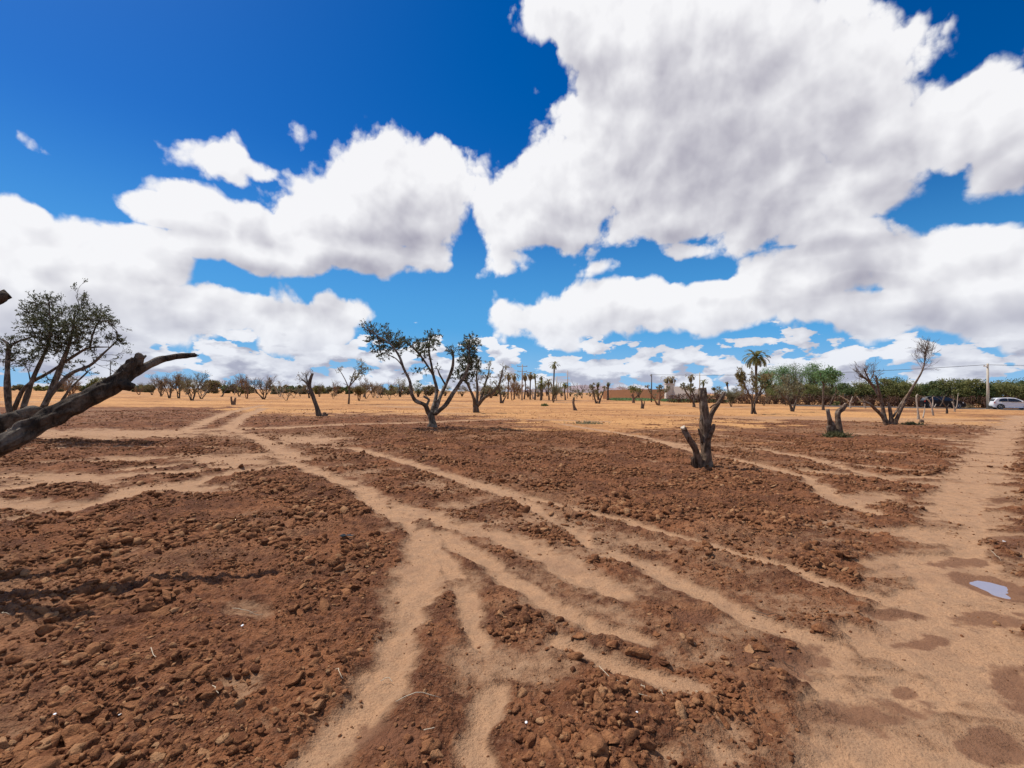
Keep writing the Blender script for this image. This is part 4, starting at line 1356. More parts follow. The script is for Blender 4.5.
traced("pruned_tree", "grey leafy forked tree in front of the fresh green trees", "tree", (445, 612),
       [[(445, 618, 10, 0), (430, 560, 9, 0), (400, 510, 8, -.2), (365, 480, 5, -.4), (340, 440, 3, -.5)], [(450, 616, 9, 0), (468, 550, 8, .1), (490, 490, 6, .3), (510, 420, 4, .4)], [(410, 520, 7, 0), (400, 440, 6, .2), (420, 360, 4, .3)]],
       bark="bark_far", leaf="leaf_grey", cv_=z5b, sides=8, clusters=[(350, 430, 40, 14, -.5), (410, 380, 45, 16, .3), (440, 430, 45, 16, 0), (500, 410, 45, 14, .4), (380, 350, 34, 9, 0), (540, 440, 30, 8, .3)], twigs=[(0, .6, 6, .6, .3), (1, .5, 6, .6, .3), (2, .5, 6, .6, .3)], twig_leaf=3, leafl=.18, leafw=.08, nk=1.7, cluster_twig=False)
traced("broadleaf_tree", "single straight trunk tree with an airy green crown left of the double stump", "tree", (710, 600),
       [[(710, 604, 10, 0), (708, 540, 8, 0), (710, 450, 7, 0), (714, 370, 6, 0), (712, 310, 4, 0)], [(712, 400, 5, 0), (745, 350, 4, .3), (775, 300, 3, .5)], [(712, 380, 5, 0), (690, 330, 4, -.3), (685, 280, 2, -.4)], [(765, 560, 5, .4), (790, 500, 5, .4), (820, 440, 4, .3), (815, 390, 3, .2)]],
       bark="bark_far", leaf="leaf_green", cv_=z5b, sides=8, clusters=[(705, 290, 40, 20, 0), (690, 330, 30, 14, -.3), (740, 300, 36, 16, .3), (780, 290, 40, 18, .5), (820, 310, 36, 14, .4), (840, 290, 26, 8, .4), (715, 340, 36, 16, 0), (770, 250, 30, 10, .3), (790, 340, 30, 9, .3)], leafl=.2, leafw=.09, nk=1.7, cluster_twig=False)
palm("tall palm with a full round crown standing clear of the green trees", 756.3, 357.5, 82, crown_px=15, leaf="palm", nf=30, droop=.62, tr=.2)
palm("slim palm with a drooping oval head right of the grey wall's pillar", 691, 376, 92, crown_px=6.2, leaf="palm_dry", shaggy=True, tr=.14)
palm("palm with a wide shaggy head above the pillar of the grey wall", 667, 379, 108, crown_px=7, leaf="palm_dry", shaggy=True)
palm("second shaggy palm close behind the pillar of the grey wall", 672, 378.5, 110, crown_px=7, leaf="palm_dry", shaggy=True)
palm("short palm with two tufts right of the thin pale post", 703.5, 382, 95, crown_px=5.5, leaf="palm", nf=16, tr=.14)
palm("short slim palm behind the V shaped pruned tree", 598, 384, 100, crown_px=3.6, leaf="palm", nf=16, tr=.2)
palm("short slim palm with a dark tuft at the orange wall's left end", 608.3, 383.5, 98, crown_px=3.3, leaf="palm", nf=16, tr=.2)
palm("slim dark palm with a tiny tuft left of the tall round crowned palm", 727, 382.5, 95, crown_px=2.6, leaf="palm", nf=14, tr=.13)

# --- fresh green trees and the hedge of trees beyond the road
gg = "fresh green trees below the tall palm"
bushy("broadleaf_tree", "leftmost fresh green tree, right beside the tall palm's trunk", "tree", 768, 401, 366.5, 9, leaf="leaf_green", group=gg, nclump=36, nleaf=75, leafsz=.26, bottom=.3)
bushy("broadleaf_tree", "second fresh green tree right of the tall palm, narrow crown", "tree", 783, 401.5, 365, 9, leaf="leaf_green", group=gg, nclump=36, nleaf=75, leafsz=.26, bottom=.3)
bushy("broadleaf_tree", "third fresh green tree, broad and darker, tallest of its group", "tree", 797, 401.5, 362, 10, leaf="leaf_hedge2", group=gg, nclump=30, nleaf=70, bottom=.3)
bushy("broadleaf_tree", "fourth fresh green tree, standing right of the tallest of its group", "tree", 812, 402, 362.5, 10, leaf="leaf_green", group=gg, nclump=36, nleaf=75, leafsz=.26, bottom=.3)
bushy("broadleaf_tree", "last and lightest fresh green tree, at the right of its group", "tree", 832, 402, 368, 11, leaf="leaf_green", group=gg, nclump=32, nleaf=65, leafsz=.26, bottom=.32)
hg = "olive green trees along the far side of the road"
HEDGE = [(776, 398, 384, 9, 0), (792, 399, 383, 9, 2), (808, 400, 384, 10, 0), (824, 401, 385, 9, 2), (843, 402, 382, 10, 1), (858, 402, 381, 11, 0), (872, 402.5, 379.5, 10, 1), (884, 402.5, 378, 10, 0), (897, 403, 376.5, 11, 1), (910, 403, 379, 10, 0),
         (921, 403, 383, 9, 0), (933, 403.5, 380, 10, 1), (945, 403.5, 378.5, 11, 0), (958, 403.5, 378, 11, 1), (971, 403.5, 379, 10, 0), (984, 404, 382, 10, 1), (997, 404, 380, 11, 0), (1010, 404, 377.5, 12, 0), (1025, 404.5, 376.5, 12, 1), (1042, 405, 376, 13, 0), (1060, 405, 377, 13, 1)]
HL = ["pale roadside tree below the fresh green trees, leftmost of the row", "dull roadside tree below the fresh green trees, second of the row", "pale roadside tree under the tallest fresh green tree", "dull roadside tree behind the single straight trunk",
      "dark roadside tree right behind the fresh green group's right end", "pale roadside tree above the pale cut limbs right of the double stump", "dark roadside tree left of the forked dead tree", "pale roadside tree directly behind the forked dead tree",
      "dark tall roadside tree between the limbs of the forked dead tree", "pale roadside tree behind the dead tree's long leaning limb", "low roadside tree in the dip right of the dead tree's long limb", "dark roadside tree above the rear of the black car",
      "pale roadside tree above the black car's roof", "dark roadside tree above the black car's bonnet", "pale roadside tree just left of the concrete pole", "low dark roadside tree behind the concrete pole", "pale roadside tree behind the white car's rear",
      "pale broad roadside tree above the white car", "dark broad roadside tree at the right edge of the picture", "pale roadside tree past the right edge of the picture", "last dark roadside tree past the right edge"]
for (px, py, top, hw, k), lab in zip(HEDGE, HL):
    p0 = ROADC + RN * 7.5
    # depth along the far side of the road
    d = ray(px, 400)
    s = (p0[0] * RN[0] + p0[1] * RN[1]) / (d[0] * RN[0] + d[1] * RN[1])
    D = min(s * d[1] + rng.uniform(0, 5), 120)
    if px < 850:
        D = min(D, 92)
    bushy("broadleaf_tree", lab, "tree", px, py, top, hw * 1.15, leaf=("leaf_hedge", "leaf_hedge2", "leaf_drygreen")[k], group=hg, depth=D, nclump=34, nleaf=75, leafsz=.24, bottom=.15, loose=.17)
# dry brown hedge between road and trees
p0 = ROADC + RN * 5.6
hroot = empty("dry_hedge", (float(p0[0]), float(p0[1]), -.05))
tag(hroot, "long low brown dead hedge running along the far side of the road", "hedge")
t = TB()
for s in np.arange(-42, 24, .32):
    b = p0 + RD * s
    q = np.array([b[0] + rng.normal(0, .3), b[1] + rng.normal(0, .3), -.03])
    Hh = rng.uniform(1.15, 1.75)
    for k in range(2):
        e = q + np.array([rng.normal(0, .35), rng.normal(0, .35), Hh * rng.uniform(.8, 1.1)])
        t.tube([q, (q + e) / 2 + rng.normal(0, .08, 3), e], [.03, .02, .008], 4)
    k = 120
    cc = q + np.stack([rng.normal(0, .34, k), rng.normal(0, .38, k), rng.uniform(.0, 1, k) * Hh], 1)
    t.leaves(cc, rng.normal(0, 1, (k, 3)), .22, .11)
t.build(hroot, M["bark_red"], M["leaf_brown"], trunk="woody_core", crown="foliage")
for lab, limbs_ in (
    ("pale cut tree with three bare stubs left of the forked dead tree", [[(850.5, 408.5, 1.2, 0), (850, 403, 1.0, 0), (848, 400.5, .8, 0), (839, 395.2, .5, 0)], [(850, 404, .9, 0), (851.5, 399.5, .8, 0), (852.6, 396.5, .5, 0)], [(851, 403, .7, 0), (853.5, 402, .6, 0)]]),
    ("pale cut tree with two low limbs touching the forked dead tree's left limb", [[(865.3, 408.3, 1.2, 0), (864, 404, 1.0, 0), (860.5, 401, .8, 0), (857, 396.5, .5, 0)], [(865, 405, .9, 0), (864.3, 401, .7, 0), (863, 399, .5, 0)]])):
    traced("pruned_tree", lab, "tree", limbs_[0][0][:2], limbs_, bark="bark_pale", leaf="leaf_drygreen", rough=.2, sides=7, rk=.65, twigs=[(0, .5, 3, .5, .4)], twig_leaf=2, leafl=.16, leafw=.07)
dry_tree("dry_tree", "slim bare tree seen between the grey forked tree and the straight trunk", "tree", 786.5, 405.5, 388, stems=2, levels=3, leaf="leaf_grey", leaf_n=3)
dry_tree("dry_tree", "small dry tree right of the twin trunk tree below the tall palm", "tree", 764, 405.5, 389, stems=3, levels=3, leaf="leaf_dry", leaf_n=4)
bushy("shrub", "round low green shrub right of the straight trunk tree", "shrub", 836.5, 405.8, 401, 4, leaf="leaf_hedge", nclump=10, nleaf=50, leafsz=.14)

rgd = np.random.default_rng(21)
for (x0, x1, n_) in ((135, 330, 9), (325, 425, 9), (480, 600, 8), (600, 760, 9)):
    for px in np.linspace(x0, x1, n_) + rgd.uniform(-7, 7, n_):
        hzy = 386.5 + 10.5 * px / 1024
        py = hzy + rgd.uniform(5.2, 7.6)
        dry_tree("dry_tree", "small thin pale bare tree, one of many scattered over the far field", "tree", px, py, py - rgd.uniform(11, 19), stems=int(rgd.integers(2, 5)), levels=3, bark=("bark_far", "bark_pale", "bark_red")[int(rgd.integers(3))],
                 leaf=("leaf_dry", "leaf_grey", "leaf_drygreen")[int(rgd.integers(3))], leaf_n=rgd.uniform(.3, 3), group="small bare trees in the far field", spread=rgd.uniform(.3, .6))
# --- far tree line at the left and middle horizon
fl = "far trees on the left horizon"
rgf = np.random.default_rng(5)
SPOT = [(133, 384.2, 5), (141, 384.5, 5), (148, 383.5, 5), (208, 380, 5), (214, 377.5, 3.5), (226, 383, 5), (234, 383.5, 6), (246, 384.5, 6), (275, 385, 6), (285, 384, 6), (296, 384.5, 6), (303, 384, 5), (318, 385, 5), (325, 384.3, 6), (338, 384.8, 6), (349, 385, 6),
        (380, 385, 6), (392, 384.8, 6), (408, 384, 6), (430, 385.2, 6), (486, 385.5, 6), (497, 386, 6), (95, 377, 4), (103, 378.5, 4), (110, 382, 5), (84, 384, 5), (60, 383.6, 6), (42, 384.2, 6), (20, 383.6, 6), (-10, 384, 7), (-35, 383.5, 7)]
for i, (px, top, hw) in enumerate(SPOT):
    lab = "distant dull green tree, one of many on the left horizon line"
    if i == 4:
        lab = "distant dark pointed tree right of the left row of dry trees"
    elif i == 3:
        lab = "distant round pale green tree beside the dark pointed one"
    elif i in (22, 23):
        lab = "distant loose green tree seen just above the cut limb at left"
    bushy("distant_tree", lab, "tree", px, 391, top + (0 if i in (3, 4, 22, 23) else 1.0), hw * 1.3, leaf=("leaf_hedge2", "leaf_grey", "leaf_hedge", "leaf_grey", "leaf_drygreen")[i % 5], depth=rgf.uniform(150, 190), nclump=22, nleaf=42, leafsz=.6, bottom=.02,
          group=None if i in (3, 4) else ("distant trees above the cut limb" if i in (22, 23) else fl))

# ================================================================== walls, poles, wires, road, hills
def box_pts(a, b, w, z0, z1):
    a, b = np.array(a[:2], float), np.array(b[:2], float)
    d = (b - a) / np.linalg.norm(b - a)
    n = np.array([-d[1], d[0]]) * w / 2
    V = [(*(a + n), z0), (*(a - n), z0), (*(b - n), z0), (*(b + n), z0), (*(a + n), z1), (*(a - n), z1), (*(b - n), z1), (*(b + n), z1)]
    return V


BF = [(0, 1, 2, 3), (4, 7, 6, 5), (0, 4, 5, 1), (1, 5, 6, 2), (2, 6, 7, 3), (3, 7, 4, 0)]


def wall_obj(name, label, cat, pa, pb, depth_a, depth_b, tops, mat, w=.35, n=40, rag=.05):
    A, B = at(pa, 395, depth_a), at(pb, 395, depth_b)
    V, Fc = [], []
    d = (B - A)[:2] / np.linalg.norm((B - A)[:2])
    nn = np.array([-d[1], d[0]]) * w / 2
    for i in range(n + 1):
        t_ = i / n
        q = A[:2] * (1 - t_) + B[:2] * t_
        px = pa + (pb - pa) * t_
        top = at(px, np.interp(px, *zip(*tops)), A[1] * (1 - t_) + B[1] * t_)[2] + rag * float(perlin(np.array([i * .37]), np.array([pa * .1]))[0]) * 3
        V += [(q[0] - nn[0], q[1] - nn[1], -.2), (q[0] + nn[0], q[1] + nn[1], -.2), (q[0] + nn[0], q[1] + nn[1], top), (q[0] - nn[0], q[1] - nn[1], top)]
    for i in range(n):
        a, b = i * 4, i * 4 + 4
        for j in range(4):
            Fc.append((a + j, b + j, b + (j + 1) % 4, a + (j + 1) % 4))
    Fc.append((0, 1, 2, 3))
    Fc.append((n * 4 + 3, n * 4 + 2, n * 4 + 1, n * 4))
    o = mesh_obj(name, V, Fc, mat, origin=(A[0], A[1], 0))
    tag(o, label, cat)
    return o


wall_obj("earth_wall", "low orange earth wall across the middle distance", "wall", 603, 664, 118, 112, [(603, 391.5), (612, 389.8), (636, 389.5), (664, 389.2)], M["earthwall"])
wall_obj("boundary_wall", "low pale grey sloping wall right of its square pillar", "wall", 674.2, 704, 105, 100, [(674, 386.5), (690, 387.0), (699, 389.5), (704, 394)], M["greywall"], rag=.02)
pc = at(669.5, 395, 106)
pr = empty("gate_pillar", (pc[0], pc[1], 0))
tag(pr, "square pale grey pillar at the left end of the grey wall", "pillar")
topz = at(669.5, 384.2, 106)[2]
mesh_obj("shaft", [(pc[0] + sx * .95, pc[1] + sy * .6, z) for z in (-.2, topz) for sx, sy in ((-1, -1), (1, -1), (1, 1), (-1, 1))], [(3, 2, 1, 0), (4, 5, 6, 7), (0, 1, 5, 4), (1, 2, 6, 5), (2, 3, 7, 6), (3, 0, 4, 7)], M["greywall"], pr)
mesh_obj("cap", [(pc[0] + sx * 1.05, pc[1] + sy * .7, z) for z in (topz + .003, topz + .16) for sx, sy in ((-1, -1), (1, -1), (1, 1), (-1, 1))], [(3, 2, 1, 0), (4, 5, 6, 7), (0, 1, 5, 4), (1, 2, 6, 5), (2, 3, 7, 6), (3, 0, 4, 7)], M["greywall"], pr)
# strips of green crop under the walls
def grass_strip(pa, pb, depth, n):
    t = TB()
    A, B = at(pa, 398, depth), at(pb, 398, depth)
    for k in range(n):
        u = rng.uniform()
        q = A * (1 - u) + B * u
        q[1] += rng.normal(0, 2.0)
        q[2] = .02
        t.leaves(q[None], np.array([[0, 0, 1.0]]), .5, .2)
    return np.concatenate(t.lv)


gv = np.concatenate([grass_strip(612, 650, 98, 2600), grass_strip(664, 692, 90, 2600), grass_strip(704, 720, 90, 1500)])
g_o = mesh_obj("grass", gv, np.arange(len(gv)).reshape(-1, 4), M["leaf_green"])
tag(g_o, "thin strips of green grass in front of the distant walls", "grass", kind="stuff")


def tube_obj(name, pts, rads, sides, mat, parent=None):
    t = TB()
    t.tube(pts, rads, sides)
    return mesh_obj(name, np.concatenate(t.v), t.f, mat, parent, smooth=True)


def pole(label, base, H, r, mat, arms=(), name="utility_pole", axis=(1, 0)):
    root = empty(name, base)
    tag(root, label, "pole")
    base = np.array(base, float)
    tube_obj("shaft", [base - np.array([0, 0, .1]), base + np.array([0, 0, H])], [r, r * .62], 12, mat, root)
    ax = np.array([axis[0], axis[1], 0.0])
    pins = []
    for (z, hw_) in arms:
        c = base + np.array([0, 0, z])
        side = np.array([-ax[1], ax[0], 0]) * (r * .75)
        V = []
        for s in (-1, 1):
            for dz in (-.05, .05):
                for dy in (0.003, .09):
                    V.append(c + ax * hw_ * s + np.array([0, 0, dz]) + side + np.array([-ax[1], ax[0], 0]) * dy)
        mesh_obj("cross_arm", V, [(0, 1, 3, 2), (4, 6, 7, 5), (0, 4, 5, 1), (2, 3, 7, 6), (0, 2, 6, 4), (1, 5, 7, 3)], M["wood_pole"], root)
        for s in (-.9, 0.9):
            q = c + ax * hw_ * s + side + np.array([-ax[1], ax[0], 0]) * .045 + np.array([0, 0, .053])
            tube_obj("insulator", [q, q + np.array([0, 0, .05]), q + np.array([0, 0, .14])], [.03, .06, .03], 8, M["ceramic"], root)
            pins.append(q + np.array([0, 0, .14]))
    return root, pins


pb = bp(988, 409)
Hp = sized(pb, 363.5, 988)
_, pinsA = pole("tall pale concrete pole standing beside the white car", pb, Hp, .17, M["concrete"], arms=((Hp - .35, .55),), axis=(RN[0], RN[1]))
q = at(651.5, 395, 84)
q[2] = -.05
Hq = sized(q, 374, 651.5)
_, pinsB = pole("thin dark pole rising behind the left end of the grey wall", q, Hq, .13, M["wire"], arms=((Hq - .3, .5),), axis=(RN[0], RN[1]))
q = at(522, 395, 92)
q[2] = -.05
Hq2 = sized(q, 364.5, 522)
_, pinsC = pole("tall thin pole with two cross arms among the shaggy palms", q, Hq2, .16, M["wood_pole"], arms=((Hq2 - .35, 1.0), (Hq2 - 1.35, .95)), axis=(1, 0))
q = at(567.5, 395, 120)
q[2] = -.05
pole("thin faint pole right of the tall slim middle palm", q, sized(q, 370.5, 567.5), .15, M["wood_pole"])
q = at(556.5, 395, 90)
q[2] = -.05
pole("short pale post touching the tall slim middle palm", q, sized(q, 377, 556.5), .13, M["concrete"], name="post")
q = at(699.6, 395, 96)
q[2] = -.05
pole("thin pale post standing in the yard of the grey wall", q, sized(q, 372.5, 699.6), .14, M["concrete"], name="post")
q = at(110, 388, 130)
q[2] = -.05
pole("far thin pole in the gap above the cut limb", q, sized(q, 361, 110), .15, M["wire"])
q = at(577, 395, 110)
q[2] = -.05
pole("short thin post at the far field edge left of the V shaped tree", q, sized(q, 383, 577), .09, M["wood_pole"], name="post")
q = np.array([pb[0] + RD[0] * 42, pb[1] + RD[1] * 42, -.05])
_, pinsD = pole("concrete pole past the right edge carrying the same wires", q, Hp, .17, M["concrete"], arms=((Hp - .35, .55),), axis=(RN[0], RN[1]))
for i in range(2):
    for (a, b, w) in ((pinsA[i], pinsB[i], "left toward the thin dark pole"), (pinsA[i], pinsD[i], "right out of the picture")):
        n = 20
        pts = [a * (1 - k / n) + b * (k / n) - np.array([0, 0, 1.0 * 4 * (k / n) * (1 - k / n) * .55]) for k in range(n + 1)]
        o = tube_obj("power_line", pts, [.014] * (n + 1), 5, M["wire"])
        tag(o, f"{'near' if i == 0 else 'far'} side wire running from the concrete pole {w}", "wire", "wires along the road")

# road
s0, s1 = -24, 90
hwid = 3.2
V, Fc = [], []
for i, s in enumerate(np.linspace(s0, s1, 60)):
    b = ROADC + RD * s
    for k, (wd, zz) in enumerate(((-hwid, -.03), (-hwid + .15, .012), (0, .03), (hwid - .15, .012), (hwid, -.03))):
        V.append((b[0] + RN[0] * wd, b[1] + RN[1] * wd, zz))
for i in range(59):
    for k in range(4):
        a = i * 5 + k
        Fc.append((a, a + 5, a + 6, a + 1))
road = mesh_obj("road", V, Fc, M["asphalt"])
tag(road, kind="structure")

# hills
rgh = np.random.default_rng(9)
def hills(name, pxs, tops, depth):
    A = at(pxs[0], 392, depth)
    B = at(pxs[-1], 392, depth)
    n, m = 160, 14
    V, Fc = [], []
    for i in range(n + 1):
        u = i / n
        px = pxs[0] + (pxs[-1] - pxs[0]) * u
        hgt = at(px, np.interp(px, pxs, tops), depth)[2]
        hgt = hgt * (1 + .22 * float(fbm(np.array([u * 14.0]), np.array([2.2]), 4, 3)[0]))
        for j in range(m + 1):
            v = j / m
            pr_ = math.sin(math.pi * v) ** 1.2
            x, y = A[0] * (1 - u) + B[0] * u, depth + (v - .5) * depth * .35
            k = 1 + .35 * float(fbm(np.array([u * 20.0]), np.array([v * 5.0]), 3, 8)[0])
            V.append((x * y / depth, y, max(hgt, 0) * pr_ * (k if 0 < j < m else 0) - 3))
    for i in range(n):
        for j in range(m):
            a = i * (m + 1) + j
            Fc.append((a, a + m + 1, a + m + 2, a + 1))
    o = mesh_obj(name, V, Fc, M["hill"], smooth=True)
    tag(o, kind="structure")


hills("hills", [500, 520, 560, 573, 585, 600, 612, 630, 650, 690, 720], [392, 389.5, 387.5, 385, 385.6, 386.2, 387.2, 388.2, 389, 391, 393], 3500)

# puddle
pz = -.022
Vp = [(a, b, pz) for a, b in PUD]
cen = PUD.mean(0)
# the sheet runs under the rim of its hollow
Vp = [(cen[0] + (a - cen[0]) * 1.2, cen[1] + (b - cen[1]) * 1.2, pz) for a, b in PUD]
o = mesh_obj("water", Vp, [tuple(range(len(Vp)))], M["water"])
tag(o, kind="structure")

# ================================================================== cars
def car(name, label, centre, heading, prof, belt, Lc, Wd, wheels, wr, paint, windows, lamps, roofz, group=None):
    """prof: closed side outline (x forward, z up). Body is lofted across the width with tumblehome."""
    root = empty(name, (centre[0], centre[1], centre[2]))
    root.rotation_euler = (0, 0, heading)
    tag(root, label, "car", group)

    def local(nm, V, Fc, mat, par=root, smooth_=False):
        me = bpy.data.meshes.new(nm)
        me.from_pydata([tuple(v) for v in V], [], Fc)
        me.update()
        bm_ = bmesh.new()
        bm_.from_mesh(me)
        bmesh.ops.recalc_face_normals(bm_, faces=bm_.faces)
        bm_.to_mesh(me)
        bm_.free()
        if smooth_:
            me.polygons.foreach_set("use_smooth", np.ones(len(me.polygons), bool))
        me.materials.append(mat)
        o_ = bpy.data.objects.new(nm, me)
        col.objects.link(o_)
        o_.parent = par
        return o_

    def half(x, z):
        """half width at a point of the side outline"""
        w = Wd / 2
        if z > belt:
            w -= (z - belt) / (roofz - belt) * .22 * 1.0
        if z < .45:
            w -= (.45 - z) * .18
        e = max(0, abs(x) - (Lc / 2 - .55)) / .55
        return w - .16 * e * e
    n = len(prof)
    rows = [-1, -.93, -.5, 0, .5, .93, 1]
    V = []
    for r_ in rows:
        for (x, z) in prof:
            w = half(x, z)
            k = 0.0 if abs(r_) < 1 else 1.0
            cx, cz = 0.0, .75
            shrink = .965 if abs(r_) == 1 else 1.0
            V.append((cx + (x - cx) * shrink, r_ * w, cz + (z - cz) * shrink))
    Fc = []
    for i in range(len(rows) - 1):
        for j in range(n):
            k = (j + 1) % n
            Fc.append((i * n + j, i * n + k, (i + 1) * n + k, (i + 1) * n + j))
    Fc.append(tuple(range(n)))
    Fc.append(tuple(range((len(rows) - 1) * n, len(rows) * n))[::-1])
    local("body", V, Fc, paint)
    # side windows
    for s in (-1, 1):
        for poly in windows:
            Vw = []
            for off in (-.03, .006):
                for (x, z) in poly:
                    Vw.append((x, s * (half(x, z) + off), z))
            m_ = len(poly)
            Fw = [tuple(range(m_, 2 * m_))] + [(j, (j + 1) % m_, m_ + (j + 1) % m_, m_ + j) for j in range(m_)]
            local("window", Vw, Fw, M["glass"])
        # door seam and handle
        for hx in (-.55, .35):
            Vh = [(hx + dx, s * (half(hx, .8) + dy), .83 + dz) for dx in (-.08, .08) for dy in (-.01, .02) for dz in (-.015, .015)]
            local("handle", Vh, [(0, 1, 3, 2), (4, 6, 7, 5), (0, 4, 5, 1), (2, 3, 7, 6), (0, 2, 6, 4), (1, 5, 7, 3)], paint)
        mx = windows[-1][0][0] if False else max(p_[0] for p_ in windows[-1]) - .05
        Vm = [(mx + dx, s * (half(mx, belt) + dy), belt + .06 + dz) for dx in (-.09, .05) for dy in (-.02, .16) for dz in (-.05, .08)]
        local("mirror", Vm, [(0, 1, 3, 2), (4, 6, 7, 5), (0, 4, 5, 1), (2, 3, 7, 6), (0, 2, 6, 4), (1, 5, 7, 3)], paint)
    # windscreens
    for scr in lamps["screens"]:
        (x0, z0), (x1, z1) = scr
        dx, dz = x1 - x0, z1 - z0
        L_ = math.hypot(dx, dz)
        nx, nz = dz / L_, -dx / L_
        if nz < 0:
            nx, nz = -nx, -nz
        Vs = []
        for off in (-.02, .008):
            for (x, z, sg) in ((x0, z0, -1), (x0, z0, 1), (x1, z1, 1), (x1, z1, -1)):
                Vs.append((x + nx * off, sg * (half(x, z) - .1), z + nz * off))
        local("windscreen", Vs, [(4, 5, 6, 7), (0, 1, 5, 4), (1, 2, 6, 5), (2, 3, 7, 6), (3, 0, 4, 7)], M["glass"])
    # wheels in dark arches
    for wx in wheels:
        for s in (-1, 1):
            yo = s * (Wd / 2 - .02)
            a = np.linspace(0, 2 * math.pi, 24, endpoint=False)
            # arch lining: dark disc just proud of the body side
            Va = []
            for off in (-.12, .004):
                for t_ in a:
                    x_, z_ = wx + math.cos(t_) * (wr + .055), max(wr + math.sin(t_) * (wr + .055), .17)
                    Va.append((x_, s * (half(wx, z_) + off), z_))
            local("wheel_arch", Va, [tuple(range(24, 48))] + [(j, (j + 1) % 24, 24 + (j + 1) % 24, 24 + j) for j in range(24)], M["trim"])

            def lathe(nm, prof_, mat, par):
                Vl = []
                for (rr_, yy) in prof_:
                    for t_ in a:
                        Vl.append((wx + math.cos(t_) * rr_, yo + s * yy, wr + math.sin(t_) * rr_))
                Fl = []
                for i in range(len(prof_) - 1):
                    for j in range(24):
                        k = (j + 1) % 24
                        Fl.append((i * 24 + j, i * 24 + k, (i + 1) * 24 + k, (i + 1) * 24 + j))
                Fl.append(tuple(range((len(prof_) - 1) * 24, len(prof_) * 24)))
                return local(nm, Vl, Fl, mat, par, False)
            wroot = lathe("wheel", [(wr - .01, -.19), (wr, -.15), (wr, .0), (wr - .02, .03), (wr * .68, .035)], M["rubber"], root)
            lathe("rim", [(wr * .70, .030), (wr * .66, .042), (wr * .55, .028), (wr * .22, .034), (wr * .15, .045)], M["alloy"], wroot)
    for (nm, pts, mat) in lamps["lamps"]:
        for s in (-1, 1):
            Vl = []
            for (x, yf, z) in pts:
                w = half(x, z)
                Vl.append((x, s * (w * yf), z))
            c_ = np.mean(Vl, 0)
            Vo = [tuple(np.array(v) + (np.array([np.sign(c_[0]) * .02, s * .006, .004]))) for v in Vl]
            m_ = len(pts)
            local(nm, Vl + Vo, [tuple(range(m_, 2 * m_))] + [(j, (j + 1) % m_, m_ + (j + 1) % m_, m_ + j) for j in range(m_)], mat)
    for sx in (-1, 1):
        x = sx * (Lc / 2 + .004)
        local("bumper_trim", [(x + sx * .012 * k - sx * .06, y_, z_) for k in (0, 1) for y_ in (-Wd * .36, Wd * .36) for z_ in (.30, .40)], [(0, 1, 3, 2), (4, 6, 7, 5), (0, 4, 5, 1), (2, 3, 7, 6), (0, 2, 6, 4), (1, 5, 7, 3)], M["trim"])
    return root


heading = math.atan2(RD[1], RD[0])
hatch = [(-1.95, .30), (-1.99, .55), (-1.93, .82), (-1.86, 1.0), (-1.62, 1.34), (-1.45, 1.42), (-.9, 1.47), (-.3, 1.475), (.15, 1.43), (.62, 1.20), (1.02, .98), (1.45, .88), (1.78, .76), (1.98, .58), (2.01, .40), (1.93, .22), (1.2, .19), (-1.2, .19), (-1.85, .22)]
car("parked_car", "small white hatchback on the road at the right edge", (CARW[0], CARW[1], .02), heading, hatch, .93, 4.03, 1.72, (-1.25, 1.27), .31, M["paint_white"],
    [[(-1.45, .99), (-1.30, 1.28), (-.95, 1.37), (-.62, 1.39), (-.60, .97)], [(-.52, .965), (-.54, 1.39), (.0, 1.38), (.28, 1.30), (.80, 1.02), (.60, .955)]],
    {"screens": [((.24, 1.40), (.92, 1.035)), ((-1.86, 1.02), (-1.64, 1.32))],
     "lamps": [("headlight", [(1.62, .97, .80), (1.90, .80, .66), (1.94, .80, .58), (1.60, 1.0, .66)], M["lamp_clear"]), ("tail_light", [(-1.92, .86, .84), (-1.80, 1.0, .95), (-1.74, 1.0, .80), (-1.93, .86, .66)], M["lamp_red"])]}, 1.475)
BC = np.array([CARW[0], CARW[1]]) - RD * 6.7
suv = [(-2.15, .32), (-2.19, .6), (-2.13, .92), (-2.02, 1.05), (-1.72, 1.42), (-1.5, 1.50), (-.8, 1.54), (-.1, 1.53), (.35, 1.46), (.85, 1.18), (1.15, 1.02), (1.7, .92), (2.02, .80), (2.16, .62), (2.18, .42), (2.08, .25), (1.3, .21), (-1.3, .21), (-2.0, .25)]
car("parked_car", "black car with a sloping bonnet half hidden behind dead trees", (BC[0], BC[1], .02), heading, suv, .97, 4.4, 1.78, (-1.35, 1.36), .33, M["paint_black"],
    [[(-1.68, 1.04), (-1.5, 1.34), (-1.1, 1.44), (-.62, 1.46), (-.60, 1.02)], [(-.50, 1.015), (-.52, 1.46), (.0, 1.45), (.42, 1.36), (.95, 1.07), (.75, 1.0)]],
    {"screens": [((.42, 1.43), (1.08, 1.07)), ((-2.02, 1.07), (-1.74, 1.40))],
     "lamps": [("headlight", [(1.80, .97, .84), (2.06, .80, .70), (2.10, .80, .62), (1.78, 1.0, .70)], M["lamp_clear"]), ("tail_light", [(-2.12, .86, .90), (-1.98, 1.0, 1.0), (-1.92, 1.0, .85), (-2.13, .86, .72)], M["lamp_red"])]}, 1.54)

